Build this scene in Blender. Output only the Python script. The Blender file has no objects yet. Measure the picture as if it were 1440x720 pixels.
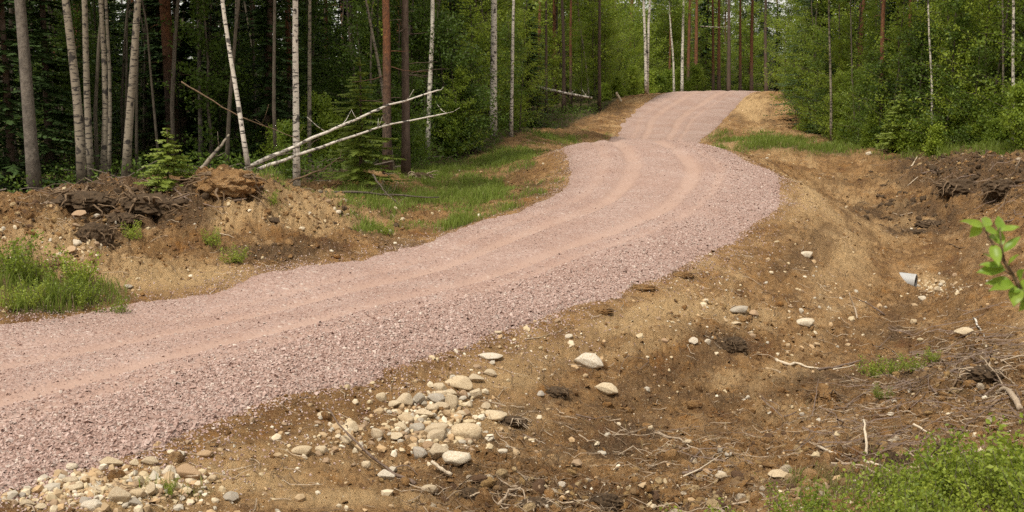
import bpy, math, random
import numpy as np
from mathutils import Vector, Matrix
random.seed(7); rng = np.random.default_rng(7)
C = bpy.context.scene.collection
scn = bpy.context.scene
# ------------------------------------------------------------------ camera
EYE = 2.7; TH = math.atan(250/1600); CT, ST = math.cos(TH), math.sin(TH)
cam = bpy.data.objects.new('camera', bpy.data.cameras.new('camera')); C.objects.link(cam)
cam.data.lens = 40; cam.data.sensor_width = 36; cam.data.clip_end = 2000; cam.data.clip_start = .1
cam.location = (0, 0, EYE); cam.rotation_euler = (math.pi/2-TH, 0, 0); scn.camera = cam
cam.data.dof.use_dof = True; cam.data.dof.focus_distance = 11.5; cam.data.dof.aperture_fstop = 7.1
# ------------------------------------------------------------------ light
SUN_EL, SUN_AZ = math.radians(60), math.radians(-150)     # azimuth measured from +Y towards +X: high over the left forest
w = bpy.data.worlds.new('World'); scn.world = w; w.use_nodes = True
nt = w.node_tree; sky = nt.nodes.new('ShaderNodeTexSky'); sky.sky_type = 'NISHITA'; sky.sun_disc = False
sky.sun_elevation = SUN_EL; sky.sun_rotation = SUN_AZ; sky.dust_density = 4.0; sky.air_density = 1.0; sky.ozone_density = 1.0
mxw = nt.nodes.new('ShaderNodeMix'); mxw.data_type = 'RGBA'; mxw.inputs[0].default_value = .7
nt.links.new(sky.outputs[0], mxw.inputs[6]); mxw.inputs[7].default_value = (10.2, 9.7, 8.9, 1)    # thin cloud over the blue
bg = nt.nodes['Background']; bg.inputs[1].default_value = .074; nt.links.new(mxw.outputs[2], bg.inputs[0])
sl = bpy.data.lights.new('sun', 'SUN'); sl.energy = 2.5; sl.angle = math.radians(5); sl.color = (1, .93, .82)
so = bpy.data.objects.new('sun', sl); C.objects.link(so)
so.rotation_euler = Vector((-math.sin(SUN_AZ)*math.cos(SUN_EL), -math.cos(SUN_AZ)*math.cos(SUN_EL), -math.sin(SUN_EL))).to_track_quat('-Z', 'Y').to_euler()
scn.view_settings.view_transform = 'Standard'; scn.view_settings.look = 'None'; scn.view_settings.gamma = 1
scn.view_settings.exposure = .66
scn.cycles.use_denoising = False; scn.cycles.max_bounces = 6; scn.cycles.diffuse_bounces = 3; scn.cycles.transmission_bounces = 3

# ------------------------------------------------------------------ pixel rays (1440 x 720 photograph) to world points
def ray(px, py):
    u = (np.asarray(px, float)-720)/1600; v = (360-np.asarray(py, float))/1600
    Y = CT+v*ST; return u/Y, (-ST+v*CT)/Y            # x and z change per metre of depth
def Pz(px, py, z):
    a, b = ray(px, py); d = (z-EYE)/b; return np.array([a*d, d, z])
def Pd(px, py, d):
    a, b = ray(px, py); return np.array([a*d, d, EYE+b*d])
def project(x, y, z):
    zc = y*CT-(z-EYE)*ST; yc = y*ST+(z-EYE)*CT; zc = np.where(zc > .2, zc, .2)
    return 720+1600*x/zc, 360-1600*yc/zc

# ------------------------------------------------------------------ noise
def _h(ix, iy, s):
    n = (ix.astype(np.int64)*374761393+iy.astype(np.int64)*668265263+s*1442695041) & 0x7fffffff
    n = ((n ^ (n >> 13))*1274126177) & 0x7fffffff
    return ((n ^ (n >> 16)) & 0xffff)/32767.5-1
def vnoise(x, y, s=0):
    ix = np.floor(x); iy = np.floor(y); fx = x-ix; fy = y-iy
    ix = ix.astype(np.int64); iy = iy.astype(np.int64)
    fx = fx*fx*fx*(fx*(fx*6-15)+10); fy = fy*fy*fy*(fy*(fy*6-15)+10)
    a = _h(ix, iy, s); b = _h(ix+1, iy, s); c = _h(ix, iy+1, s); d = _h(ix+1, iy+1, s)
    return (a*(1-fx)+b*fx)*(1-fy)+(c*(1-fx)+d*fx)*fy
def fbm(x, y, sc, o=4, s=0, gain=.5, ridge=False):
    r = 0; a = 1; tot = 0; x = x*sc; y = y*sc
    for k in range(o):
        n = vnoise(x+k*17.3, y-k*9.1, s+k)
        if ridge: n = 1-2*np.abs(n)
        r = r+a*n; tot += a; a *= gain; x, y = (x*.8-y*.6)*2.03, (x*.6+y*.8)*2.03
    return r/tot

# ------------------------------------------------------------------ road edges
def zr(py): return float(np.interp(py, [205, 250, 300, 350, 430, 480], [1.0, .62, .33, .14, 0, 0]))
Lp = [(0, 465), (190, 429), (400, 385), (560, 351), (640, 325), (700, 305), (750, 290), (788, 270), (803, 248), (800, 225), (792, 209)]
Rp = [(200, 622), (430, 547), (620, 489), (780, 438), (880, 405), (960, 372), (1030, 335), (1080, 300), (1098, 272), (1080, 240), (1005, 207)]
Lw = [Pz(x, y, zr(y)) for x, y in Lp]; Rw = [Pz(x, y, zr(y)) for x, y in Rp]
def ext(a, b, l): d = (a-b)/np.linalg.norm((a-b)[:2]); return a+d*l*np.array([1, 1, 0])
Lw = [ext(Lw[0], Lw[1], 20), ext(Lw[0], Lw[1], 10), ext(Lw[0], Lw[1], 5)]+Lw
Rw = [ext(Rw[0], Rw[1], 20), ext(Rw[0], Rw[1], 10), ext(Rw[0], Rw[1], 5)]+Rw
def Wz(px, d, z): return np.array([(px-720)/1600*d*1.0, d, z])
Lw += [Wz(812, 32, .75), Wz(842, 38, .2), Pd(864, 197, 46), Pd(880, 172, 53), Pd(900, 151, 59), Pd(922, 136, 63), Pd(945, 130, 66), Wz(985, 74, 1.65), Wz(1010, 84, 1.2), Wz(1030, 98, .9)]
Rw += [Wz(985, 32, .70), Wz(985, 38, .15), Pd(982, 200, 45), Pd(1006, 180, 51), Pd(1030, 155, 58), Pd(1045, 139, 63), Pd(1060, 129.5, 66), Wz(1092, 74, 1.65), Wz(1110, 84, 1.2), Wz(1122, 98, .9)]
Lw = np.array(Lw); Rw = np.array(Rw)
def crom(P, n):
    P = np.vstack([2*P[0]-P[1], P, 2*P[-1]-P[-2]]); out = []
    for i in range(1, len(P)-2):
        t = np.linspace(0, 1, n, endpoint=False)[:, None]; a, b, c, d = P[i-1:i+3]
        m1 = (c-a)/2; m2 = (d-b)/2
        out.append((2*t**3-3*t**2+1)*b+(t**3-2*t**2+t)*m1+(-2*t**3+3*t**2)*c+(t**3-t**2)*m2)
    return np.vstack(out+[P[-2][None]])
LS = crom(Lw, 6); RS = crom(Rw, 6)

# ------------------------------------------------------------------ terrain control points
CP = []
def cz(px, py, z): CP.append(Pz(px, py, z))
def cd(px, py, d): CP.append(Pd(px, py, d))
def cw(x, y, z): CP.append(np.array([x, y, z], float))
for i in range(0, len(LS), 4): CP.append(LS[i]); CP.append(RS[i]); CP.append((LS[i]+RS[i])/2+np.array([0, 0, .13*math.exp(-((LS[i][1]-29)/3.2)**2)]))
for a in [(0, 0, 1.05), (0, 3, .8), (3, 2, 1.05), (-3, 2, .7), (0, 5, .2), (0, 7, -.42), (2.3, 6, .32), (1.2, 6.6, -.1), (3.2, 6.3, .4), (2.7, 7.7, -.2),
          (3.5, 5, .75), (5, 6, .7), (5.5, 9, .3), (8, 12, .4), (-3, 4.5, -.05), (-6, 5.5, -.05), (-10, 3, .2), (0, -10, 1.3), (10, -5, 1.4), (-10, -8, .8), (12, 5, 1.2),
          (-15, 30, .8), (-5, 36, .7), (-20, 60, 1.1), (0, 60, 1.1), (-30, 25, 1.3), (20, 92, 1.2), (0, 100, 1.3), (40, 60, 1.6), (26, 40, 1.1), (16, 60, 1.6), (40, 30, 1.4),
          (20, 18, .9), (-15, 18, 1.2), (-22, 12, .9), (-60, 60, 2), (70, 60, 2.2), (-60, -20, 1.5), (60, -20, 2), (0, -60, 1.5), (0, 130, 1.5), (60, 120, 2), (-60, 120, 2), (25, 70, 1.6), (-14, 14, .6)]: cw(*a)
for a in [(430, 720, -.32), (150, 710, -.12), (600, 720, -.5), (800, 720, -.6), (1000, 720, -.45), (560, 600, -.32), (450, 650, -.25), (300, 650, -.14), (700, 560, -.38), (700, 500, -.15),
          (850, 600, -.66), (700, 640, -.5), (850, 510, -.42), (850, 460, -.16), (950, 420, -.1), (900, 450, -.2), (1000, 500, -.58), (1000, 430, -.26), (1100, 600, -.72), (1100, 500, -.7), (1100, 380, -.08), (1200, 480, -.78),
          (1200, 560, -.75), (1200, 400, -.5), (1275, 402, -.75), (1320, 410, -.8), (1280, 460, -.75), (1350, 500, -.55), (1400, 560, -.25), (1300, 620, -.35), (1160, 340, .06), (1130, 290, .36), (1125, 262, .5),
          (1240, 350, -.42), (1300, 362, -.68), (1230, 292, -.48), (1285, 325, -.6), (1180, 262, -.3), (1330, 345, -.5)]: cz(*a)
for a in [(1440, 500, 11.3), (1440, 420, 14.5), (1380, 400, 16.5), (1440, 330, 19), (1380, 320, 20.5), (1440, 280, 22), (1440, 228, 26), (1370, 255, 25.5), (1370, 225, 29), (1300, 225, 32), (1300, 265, 27.5), (1200, 250, 30), (1200, 222, 34),
          (1140, 240, 31), (1100, 218, 35), (1090, 200, 40), (1000, 206, 40), (1040, 212, 36), (1100, 190, 47), (1080, 172, 54), (1095, 145, 60), (1120, 185, 52), (1160, 205, 40), (1240, 212, 36),
          # the spoil heap and the forest edge on the left
          (322, 243, 17.6), (250, 262, 17.8), (380, 262, 18.2), (300, 330, 16.3), (350, 385, 14.9), (240, 408, 14.2), (0, 300, 15.6), (60, 298, 16), (130, 318, 16.2), (0, 370, 13.9), (100, 375, 14.2), (60, 440, 12.6), (0, 284, 19), (110, 272, 20), (200, 262, 20.5), (210, 335, 16),
          (430, 275, 19.2), (440, 335, 16.8), (520, 318, 18.4), (500, 290, 20.2), (560, 325, 18.2), (600, 300, 20.4), (48, 278, 23), (145, 262, 23), (320, 250, 22), (417, 266, 21.5), (545, 246, 26), (600, 268, 24), (660, 298, 20.8), (700, 235, 30),
          (700, 275, 24), (760, 255, 26), (740, 216, 33), (693, 192, 38), (770, 195, 40), (830, 185, 45), (760, 182, 46), (830, 168, 52), (870, 147, 60), (800, 152, 60), (900, 134, 67)]: cd(*a)
CP = np.array(CP)
key = np.round(CP[:, :2]/.15).astype(int); _, ui = np.unique(key, axis=0, return_index=True); CP = CP[ui]
SC = 20.
def U(r2): return .5*r2*np.log(r2+1e-12)
n = len(CP); X = CP[:, :2]/SC
K = U(((X[:, None]-X[None])**2).sum(-1))+np.eye(n)*2e-6
Pm = np.hstack([np.ones((n, 1)), X]); A = np.block([[K, Pm], [Pm.T, np.zeros((3, 3))]])
sol = np.linalg.solve(A, np.concatenate([CP[:, 2], np.zeros(3)])); Wt, At = sol[:n], sol[n:]
def tps(x, y):
    x = np.asarray(x, float); y = np.asarray(y, float); sh = x.shape; x = x.ravel()/SC; y = y.ravel()/SC
    out = At[0]+At[1]*x+At[2]*y
    for i in range(n): out += Wt[i]*U((x-X[i, 0])**2+(y-X[i, 1])**2)
    return out.reshape(sh)

# ------------------------------------------------------------------ polar terrain grid
NA, NR = 740, 640
ang = np.concatenate([np.radians(np.linspace(-180, -32, 40, endpoint=False)), np.radians(np.linspace(-32, 32, NA)), np.radians(np.linspace(32, 180, 41)[1:-1])])
rad = np.concatenate([np.geomspace(.8, 5.5, 40, endpoint=False), np.geomspace(5.5, 34, 440, endpoint=False), np.geomspace(34, 110, 130, endpoint=False), np.geomspace(110, 900, 30)])
NR = len(rad); NAA = len(ang)
Rg, Ag = np.meshgrid(rad, ang, indexing='ij'); GX = Rg*np.sin(Ag); GY = Rg*np.cos(Ag)
base = np.where(Rg < 115, 0, 0.)
inn = Rg < 100
base[inn] = tps(GX[inn], GY[inn])
k100 = np.searchsorted(rad, 100)-1
far = rad[:, None] > rad[k100]
fade = np.clip((Rg-rad[k100])/40, 0, 1)
base = np.where(far, base[k100][None]*(1-fade)+1.6*fade, base)
poly = np.vstack([LS[:, :2], RS[::-1, :2]])
def road_sd(x, y):        # signed distance: positive inside the road
    sh = x.shape; x = x.ravel(); y = y.ravel(); ins = np.zeros(len(x), bool); dm = np.full(len(x), 1e9)
    for i in range(len(poly)):
        a = poly[i]; b = poly[(i+1) % len(poly)]; e = b-a; l2 = (e**2).sum()
        if l2 < 1e-12: continue
        t = np.clip(((x-a[0])*e[0]+(y-a[1])*e[1])/l2, 0, 1); dm = np.minimum(dm, (x-a[0]-t*e[0])**2+(y-a[1]-t*e[1])**2)
        c = (a[1] > y) != (b[1] > y)
        if c.any(): ins ^= c & (x < (b[0]-a[0])*(y-a[1])/(b[1]-a[1]+1e-15)+a[0])
    dm = np.sqrt(dm); return np.where(ins, dm, -dm).reshape(sh)
SD = np.full(GX.shape, -30.); near = Rg < 104
SD[near] = road_sd(GX[near], GY[near])
PX, PY = project(GX, GY, base)
infront = GY > 1.5
def blobs(L):
    m = np.zeros(GX.shape)
    for b in L:
        px, py, rx, ry, wt = b[:5]; d0, d1 = (b[5], b[6]) if len(b) > 5 else (0, 200)
        e = np.exp(-(((PX-px)/rx)**2+((PY-py)/ry)**2)**1.3)*wt
        m = np.maximum(m, np.where(infront & (GY > d0) & (GY < d1), e, 0))
    return m
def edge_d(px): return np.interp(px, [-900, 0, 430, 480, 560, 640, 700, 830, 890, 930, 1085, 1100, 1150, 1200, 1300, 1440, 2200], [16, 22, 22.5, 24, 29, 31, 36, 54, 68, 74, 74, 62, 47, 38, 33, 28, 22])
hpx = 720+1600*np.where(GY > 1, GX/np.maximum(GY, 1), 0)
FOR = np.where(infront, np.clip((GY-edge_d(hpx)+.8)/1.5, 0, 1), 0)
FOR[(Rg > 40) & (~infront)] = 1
rough = .22+blobs([(180, 300, 230, 70, 1.1, 12, 22), (330, 290, 110, 60, 1, 12, 22), (430, 330, 170, 60, .85, 12, 22), (1360, 270, 140, 60, 1.3), (1280, 330, 90, 30, .5), (1350, 560, 140, 80, .75), (900, 700, 220, 40, .75), (700, 660, 150, 40, .6),
                   (1000, 560, 200, 60, .45), (1050, 470, 180, 50, .4), (1100, 650, 200, 40, .65), (780, 490, 120, 30, .3), (1090, 160, 40, 30, .6, 45, 70), (820, 160, 70, 25, .5, 40, 70), (740, 270, 60, 40, .6)])
rough = np.maximum(rough, FOR*.5)
tr = np.clip((-SD)/.9, 0, 1); rough = rough*(.25+.75*tr)
nz = (.10*fbm(GX, GY, .9, 3, 3)+.075*fbm(GX, GY, 3.1, 4, 11)+.05*fbm(GX, GY, 9, 3, 31, .6)+.028*fbm(GX+.3, GY, 24, 2, 55))
nz += .07*np.clip(fbm(GX, GY, 1.7, 4, 77, .55, True), -.4, 1)-.02
# bulldozer track grooves on the shoulder to the right of the road
gr = blobs([(760, 470, 120, 25, 1), (1150, 330, 90, 60, 1), (900, 440, 90, 30, .6), (300, 690, 200, 25, .5)])
th = GX*.35+GY*1.0+.25*fbm(GX, GY, .8, 2, 5)
nz += gr*.034*np.sin(th*34)*(rough < .6)
bank = blobs([(1370, 250, 130, 34, 1.2), (1300, 300, 100, 20, .7), (180, 290, 110, 34, 1.1, 12, 23), (90, 320, 90, 30, .8, 12, 18), (330, 275, 90, 34, .9, 12, 22), (450, 305, 110, 28, .7, 12, 22), (1360, 560, 110, 50, .5), (900, 700, 220, 24, .5)])
nz2 = .22*fbm(GX*1.0, GY*.7, 1.5, 4, 501, .6, True)+.10*fbm(GX, GY, 5.5, 3, 521, .6)
GZ = base+nz*rough*1.35+nz2*bank*(SD < -.5)+(.028*fbm(GX, GY, 6, 3, 601, .65)+.026*fbm(GX, GY, 17, 2, 631, .6, True))*tr*(.6+.8*np.clip(fbm(GX, GY, .8, 2, 651)+.3, 0, 1))*np.clip(GY/9, .6, 1.8)
# soil heaped over the culvert
cv = Pd(1262, 402, 18.25); GZ += .10*np.exp(-(((GX-cv[0])/.30)**2+((GY-cv[1])/.42)**2))
cv = Pd(1276, 410, 18.0); GZ += .05*np.exp(-(((GX-cv[0])/.16)**2+((GY-cv[1])/.3)**2))
# road cut: soil lies just beneath the gravel sheet
cut = np.clip((SD+.05)/.3, 0, 1)
GZ = GZ*(1-cut)+(base-.09)*cut
GZ = np.where(Rg < 3.0, base, GZ)
GZ += np.where(Rg > 120, (Rg-120)*.02, 0)
ia = np.interp
def lookup(F, x, y):
    x = np.asarray(x, float); y = np.asarray(y, float)
    a = np.arctan2(x, y); r = np.hypot(x, y)
    fi = np.interp(np.clip(r, rad[0], rad[-1]), rad, np.arange(NR)); fa = np.interp(a, ang, np.arange(NAA))
    i = np.clip(fi.astype(int), 0, NR-2); j = np.clip(fa.astype(int), 0, NAA-2); u = fi-i; v = fa-j
    return (F[i, j]*(1-u)+F[i+1, j]*u)*(1-v)+(F[i, j+1]*(1-u)+F[i+1, j+1]*u)*v
def ground(x, y): return float(lookup(GZ, x, y))
def gp(px, py, dmin=4.):
    a, b = ray(px, py); d = np.geomspace(dmin, 95, 900); z = EYE+b*d; g = np.maximum(lookup(GZ, a*d, d), lookup(RZ, a*d, d))
    k = np.argmax(z <= g); d0 = d[k] if z[k] <= g[k] else 90.
    return np.array([a*d0, d0, float(lookup(GZ, a*d0, d0))])

# road surface height on the same grid (the terrain under it stays lower)
RZ = np.where(SD > 0, base+.03, base-5)

# ------------------------------------------------------------------ colour masks on the soil
mg = blobs([(70, 425, 120, 34, 1, 11, 15.5), (20, 400, 60, 30, .9, 11, 16), (640, 270, 115, 40, 1, 18, 34), (560, 285, 80, 25, 1, 19, 30), (520, 280, 60, 18, .9, 19.6, 30), (720, 235, 50, 25, .9, 22, 40), (790, 195, 60, 14, .6, 30, 60), (1080, 203, 70, 14, 1, 30, 60), (1160, 212, 60, 12, .9, 30, 60), (1020, 195, 30, 8, .9, 36, 60),
            (1370, 218, 150, 9, .9), (1310, 690, 190, 45, .8, 0, 9), (312, 345, 38, 9, .8, 12, 20), (330, 362, 22, 7, .8, 12, 20), (385, 290, 22, 8, .7, 12, 20), (520, 322, 30, 6, .7, 12, 22), (660, 320, 50, 12, .6),  (400, 250, 40, 12, .3),
            (240, 690, 40, 6, .5, 0, 9), (740, 300, 35, 8, .5), (380, 265, 40, 10, .2)])
mp = blobs([(400, 295, 120, 26, .9, 12, 21), (210, 385, 150, 28, .9, 12, 18), (70, 345, 100, 30, .8, 12, 18), (480, 315, 90, 14, .7, 12, 22), (320, 310, 40, 16, .8, 12, 20), (1170, 345, 60, 60, .75), (940, 440, 70, 14, .8), (1055, 442, 60, 18, .9), (1130, 290, 35, 40, .6), (330, 675, 110, 22, .8), (150, 700, 150, 28, .95), (520, 705, 140, 14, .8),
            (1310, 395, 45, 12, .8), (700, 590, 60, 20, .5), (890, 460, 50, 10, .8), (1230, 325, 60, 25, .6), (1060, 150, 30, 22, .9, 45, 70), (500, 620, 100, 40, .35), (1000, 530, 60, 14, .5), (1110, 580, 60, 14, .5), (730, 540, 50, 12, .4), (1050, 645, 60, 14, .5), (380, 640, 80, 20, .4)])
md = blobs([(180, 278, 130, 30, 1.3, 14, 23), (150, 325, 45, 24, 1.2, 12, 18), (250, 300, 60, 26, 1.3, 12, 19), (400, 352, 110, 17, .9, 12, 20), (560, 342, 60, 14, .8, 12, 22), (1370, 250, 130, 34, 1.25), (1280, 300, 110, 14, .9), (1310, 322, 80, 9, .9), (1200, 262, 60, 12, .6), (1000, 595, 160, 30, .6), (700, 700, 120, 18, .8), (920, 700, 160, 20, .8), (1350, 530, 140, 60, .95), (1150, 540, 110, 22, .7), (1230, 470, 90, 14, .6), (860, 640, 160, 26, .6), (1010, 560, 120, 12, .6), (1270, 640, 90, 18, .9),
            (790, 560, 60, 12, .6), (1010, 480, 50, 14, .9), (640, 680, 60, 16, .7), (1240, 600, 100, 20, .5), (750, 275, 50, 30, .6), (820, 165, 60, 18, .5), (880, 412, 40, 6, .5), (740, 575, 40, 12, .6), (1400, 610, 60, 16, .7), (1180, 480, 40, 10, .4), (700, 330, 60, 10, .4)])
nA = fbm(GX, GY, 2.2, 4, 101); nB = fbm(GX, GY, 1.1, 4, 151)
nG = fbm(GX, GY, .55, 3, 171); mg = np.clip(mg*1.35+nA*.9+nG*.9-.45, 0, 1)*(mg > .02); mp = np.clip(mp*1.5+nB*.5-.15, 0, 1)*(mp > .02); md = np.clip(md*1.3+nA*.8-.3, 0, 1)*(md > .02)
mg *= (SD < -.12)
# bands left by the blade of the digger, running along the road shoulder and the ditch
al = GX*.45+GY*.9; bx = SD*1.5+.5*fbm(GX, GY, .45, 3, 811)
band = fbm(bx*1.0, al*.22, 1., 4, 821, .62); side = (GX > -2+.12*GY)*(SD < -.15)*np.clip((9+SD)/3, 0, 1)*np.clip((GY-7)/4, 0, 1)*(1-FOR)
mp = np.clip(mp+side*np.clip(band*1.8-.28, 0, .6), 0, 1)*(1-.6*side*np.clip(-band*3, 0, 1)); md = np.clip(md+side*np.clip(-band*2.0-.32, 0, .55), 0, 1)
GZ += side*.045*band*np.clip(GY/16, .6, 1.3)
# -------- mesh helpers
def mesh_np(name, V, F, mat, attrs=None, smooth=False):
    me = bpy.data.meshes.new(name); V = np.ascontiguousarray(V, np.float32); F = np.ascontiguousarray(F, np.int32); k = F.shape[1]
    me.vertices.add(len(V)); me.vertices.foreach_set('co', V.ravel()); me.loops.add(F.size); me.loops.foreach_set('vertex_index', F.ravel())
    me.polygons.add(len(F)); me.polygons.foreach_set('loop_start', np.arange(0, F.size, k, dtype=np.int32)); me.polygons.foreach_set('loop_total', np.full(len(F), k, np.int32))
    me.polygons.foreach_set('use_smooth', np.full(len(F), smooth)); me.update(calc_edges=True)
    for an, av in (attrs or {}).items():
        at = me.attributes.new(an, 'FLOAT_COLOR', 'POINT'); at.data.foreach_set('color', np.ascontiguousarray(av, np.float32).ravel())
    if mat: me.materials.append(mat)
    return me
def obj(name, me, parent=None, **kw):
    o = bpy.data.objects.new(name, me); C.objects.link(o)
    if parent: o.parent = parent
    for k, v in kw.items(): o[k] = v
    return o
def empty(name, loc, label, cat, group=None):
    o = bpy.data.objects.new(name, None); C.objects.link(o); o.location = loc; o['label'] = label; o['category'] = cat; o.empty_display_size = .2
    if group: o['group'] = group
    return o
def tag(o, label, cat, group=None):
    o['label'] = label; o['category'] = cat
    if group: o['group'] = group
    return o
class MB:
    def __init__(s): s.v = []; s.f = []; s.n = 0
    def add(s, V, F): s.v.append(np.asarray(V, float)); s.f.append(np.asarray(F, int)+s.n); s.n += len(V)
    def tube(s, pts, rs, k=6):
        pts = np.asarray(pts, float); m = len(pts); V = []
        T = np.gradient(pts, axis=0); T /= np.linalg.norm(T, axis=1)[:, None]+1e-12
        ref = np.array([.31, .17, .93]) if abs(T[0, 2]) < .8 else np.array([1, .1, 0.])
        a = np.cross(T, ref); a /= np.linalg.norm(a, axis=1)[:, None]; b = np.cross(T, a)
        ph = np.linspace(0, 2*np.pi, k, endpoint=False); rs = np.broadcast_to(rs, m)
        V = (pts[:, None]+rs[:, None, None]*(np.cos(ph)[None, :, None]*a[:, None]+np.sin(ph)[None, :, None]*b[:, None])).reshape(-1, 3)
        F = [[i*k+j, i*k+(j+1) % k, (i+1)*k+(j+1) % k, (i+1)*k+j] for i in range(m-1) for j in range(k)]
        V = np.vstack([V, pts[0], pts[-1]]); c0 = m*k; F += [[c0, (j+1) % k, j, j] for j in range(k)]+[[c0+1, (m-1)*k+j, (m-1)*k+(j+1) % k, (m-1)*k+(j+1) % k] for j in range(k)]
        s.add(V, F)
    def mesh(s, name, mat, smooth=False):
        V = np.vstack(s.v); F = np.vstack(s.f)
        if F.shape[1] == 4:
            me = bpy.data.meshes.new(name); tri = F[:, 2] == F[:, 3]
            fl = [tuple(q[:3]) if t else tuple(q) for q, t in zip(F.tolist(), tri)]
            me.from_pydata(V.tolist(), [], fl); me.polygons.foreach_set('use_smooth', np.full(len(fl), smooth)); me.materials.append(mat); me.update(); return me
        return mesh_np(name, V, F, mat, None, smooth)
def merged(name, tv, tf, M, pos, mat):       # many small copies of one template merged into one mesh; M (n,3,3), pos (n,3)
    V = np.einsum('nij,kj->nki', M, tv)+pos[:, None]; n_, k_ = V.shape[:2]
    F = tf[None]+(np.arange(n_)*k_)[:, None, None]
    return mesh_np(name, V.reshape(-1, 3), F.reshape(-1, tf.shape[1]), mat)
def rots(n_, tilt=1.):
    q = rng.normal(size=(n_, 4)); q[:, 1:3] *= tilt; q /= np.linalg.norm(q, axis=1)[:, None]; a, b, c, d = q.T
    return np.stack([np.stack([1-2*(c*c+d*d), 2*(b*c-a*d), 2*(b*d+a*c)], -1), np.stack([2*(b*c+a*d), 1-2*(b*b+d*d), 2*(c*d-a*b)], -1), np.stack([2*(b*d-a*c), 2*(c*d+a*b), 1-2*(b*b+c*c)], -1)], -2)

# ------------------------------------------------------------------ materials
class NT:
    def __init__(s, name):
        s.m = bpy.data.materials.new(name); s.m.use_nodes = True; s.t = s.m.node_tree; s.b = s.t.nodes['Principled BSDF']; s.o = s.t.nodes['Material Output']
        s.b.inputs['Roughness'].default_value = .85; s.b.inputs['Specular IOR Level'].default_value = .25
    def n(s, ty, **kw):
        x = s.t.nodes.new(ty)
        for k, v in kw.items(): setattr(x, k, v)
        return x
    def l(s, a, b): s.t.links.new(a, b)
    def co(s, which='Object', scale=None):
        c = s.n('ShaderNodeTexCoord').outputs[which]
        if scale:
            m = s.n('ShaderNodeMapping'); m.inputs['Scale'].default_value = scale; s.l(c, m.inputs[0]); c = m.outputs[0]
        return c
    def noise(s, sc, det=4, rough=.6, co=None, out='Fac'):
        x = s.n('ShaderNodeTexNoise'); x.inputs['Scale'].default_value = sc; x.inputs['Detail'].default_value = det; x.inputs['Roughness'].default_value = rough
        s.l(co or s.co(), x.inputs['Vector']); return x.outputs[out]
    def ramp(s, f, stops, interp='LINEAR'):
        r = s.n('ShaderNodeValToRGB'); r.color_ramp.interpolation = interp; e = r.color_ramp.elements
        while len(e) < len(stops): e.new(.5)
        for i, (p, c) in enumerate(stops):
            e[i].position = p; e[i].color = (c, c, c, 1) if not hasattr(c, '__len__') else (*c, 1)
        s.l(f, r.inputs[0]); return r.outputs[0]
    def mix(s, f, a, b, mode='MIX'):
        m = s.n('ShaderNodeMix', data_type='RGBA', blend_type=mode)
        for k, v in ((0, f), (6, a), (7, b)):
            if hasattr(v, 'is_linked') or hasattr(v, 'links'): s.l(v, m.inputs[k])
            elif k == 0: m.inputs[0].default_value = v
            else: m.inputs[k].default_value = (*v, 1)
        return m.outputs[2]
    def math(s, op, a, b=0., c=None):
        m = s.n('ShaderNodeMath', operation=op)
        for k, v in ((0, a), (1, b), (2, c)):
            if v is None: continue
            if hasattr(v, 'links'): s.l(v, m.inputs[k])
            else: m.inputs[k].default_value = v
        return m.outputs[0]
    def bump(s, h, dist, strength=1, nrm=None):
        b = s.n('ShaderNodeBump'); b.inputs['Distance'].default_value = dist; b.inputs['Strength'].default_value = strength; s.l(h, b.inputs['Height'])
        if nrm: s.l(nrm, b.inputs['Normal'])
        return b.outputs[0]
    def done(s, col, nrm=None):
        if hasattr(col, 'links'): s.l(col, s.b.inputs['Base Color'])
        else: s.b.inputs['Base Color'].default_value = (*col, 1)
        if nrm: s.l(nrm, s.b.inputs['Normal'])
        return s.m
def soil_color(s, masks=True):
    c = s.ramp(s.noise(1.4, 6, .65), [(.32, (.19, .082, .032)), (.44, (.31, .168, .064)), (.57, (.44, .255, .11)), (.72, (.60, .415, .22))])
    c = s.mix(s.ramp(s.noise(7, 5, .7), [(.47, 0.), (.62, .72)]), c, (.13, .062, .028))
    c = s.mix(s.ramp(s.noise(3.1, 4, .7), [(.56, 0.), (.70, .7)]), c, (.42, .19, .045))
    if masks:
        at = s.n('ShaderNodeAttribute', attribute_name='mask'); sp = s.n('ShaderNodeSeparateColor'); s.l(at.outputs['Color'], sp.inputs[0])
        fine = s.noise(16, 4, .7)
        pale = s.mix(fine, (.53, .32, .135), (.72, .52, .285)); dark = s.mix(s.ramp(s.noise(11, 4, .7), [(.3, 0.), (.7, 1.)]), (.04, .024, .014), (.17, .095, .05))
        c = s.mix(s.math('MULTIPLY', sp.outputs[1], .85), c, pale); c = s.mix(s.math('MULTIPLY', sp.outputs[2], .92), c, dark)
        gcol = s.mix(fine, (.035, .05, .012), (.10, .12, .035)); c = s.mix(s.math('MULTIPLY', sp.outputs[0], .8), c, gcol)
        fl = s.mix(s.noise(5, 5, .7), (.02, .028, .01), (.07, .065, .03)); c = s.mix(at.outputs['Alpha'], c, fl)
    c = s.mix(s.ramp(s.noise(55, 3, .8), [(.45, .0), (.62, .34)]), c, s.mix(.6, c, (.66, .50, .29)))
    c = s.mix(s.ramp(s.noise(70, 3, .8, s.co(scale=(1.1, 1, 1))), [(.55, 0.), (.70, .45)]), c, (.11, .06, .028))
    # small pale grit
    v = s.n('ShaderNodeTexVoronoi'); v.inputs['Scale'].default_value = 42; s.l(s.co(), v.inputs['Vector'])
    sv = s.n('ShaderNodeSeparateColor'); s.l(v.outputs['Color'], sv.inputs[0])
    g = s.math('MULTIPLY', s.math('GREATER_THAN', sv.outputs[0], .90), s.math('LESS_THAN', v.outputs['Distance'], .32))
    c = s.mix(s.math('MULTIPLY', g, .6), c, (.50, .40, .27))
    return c
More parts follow.
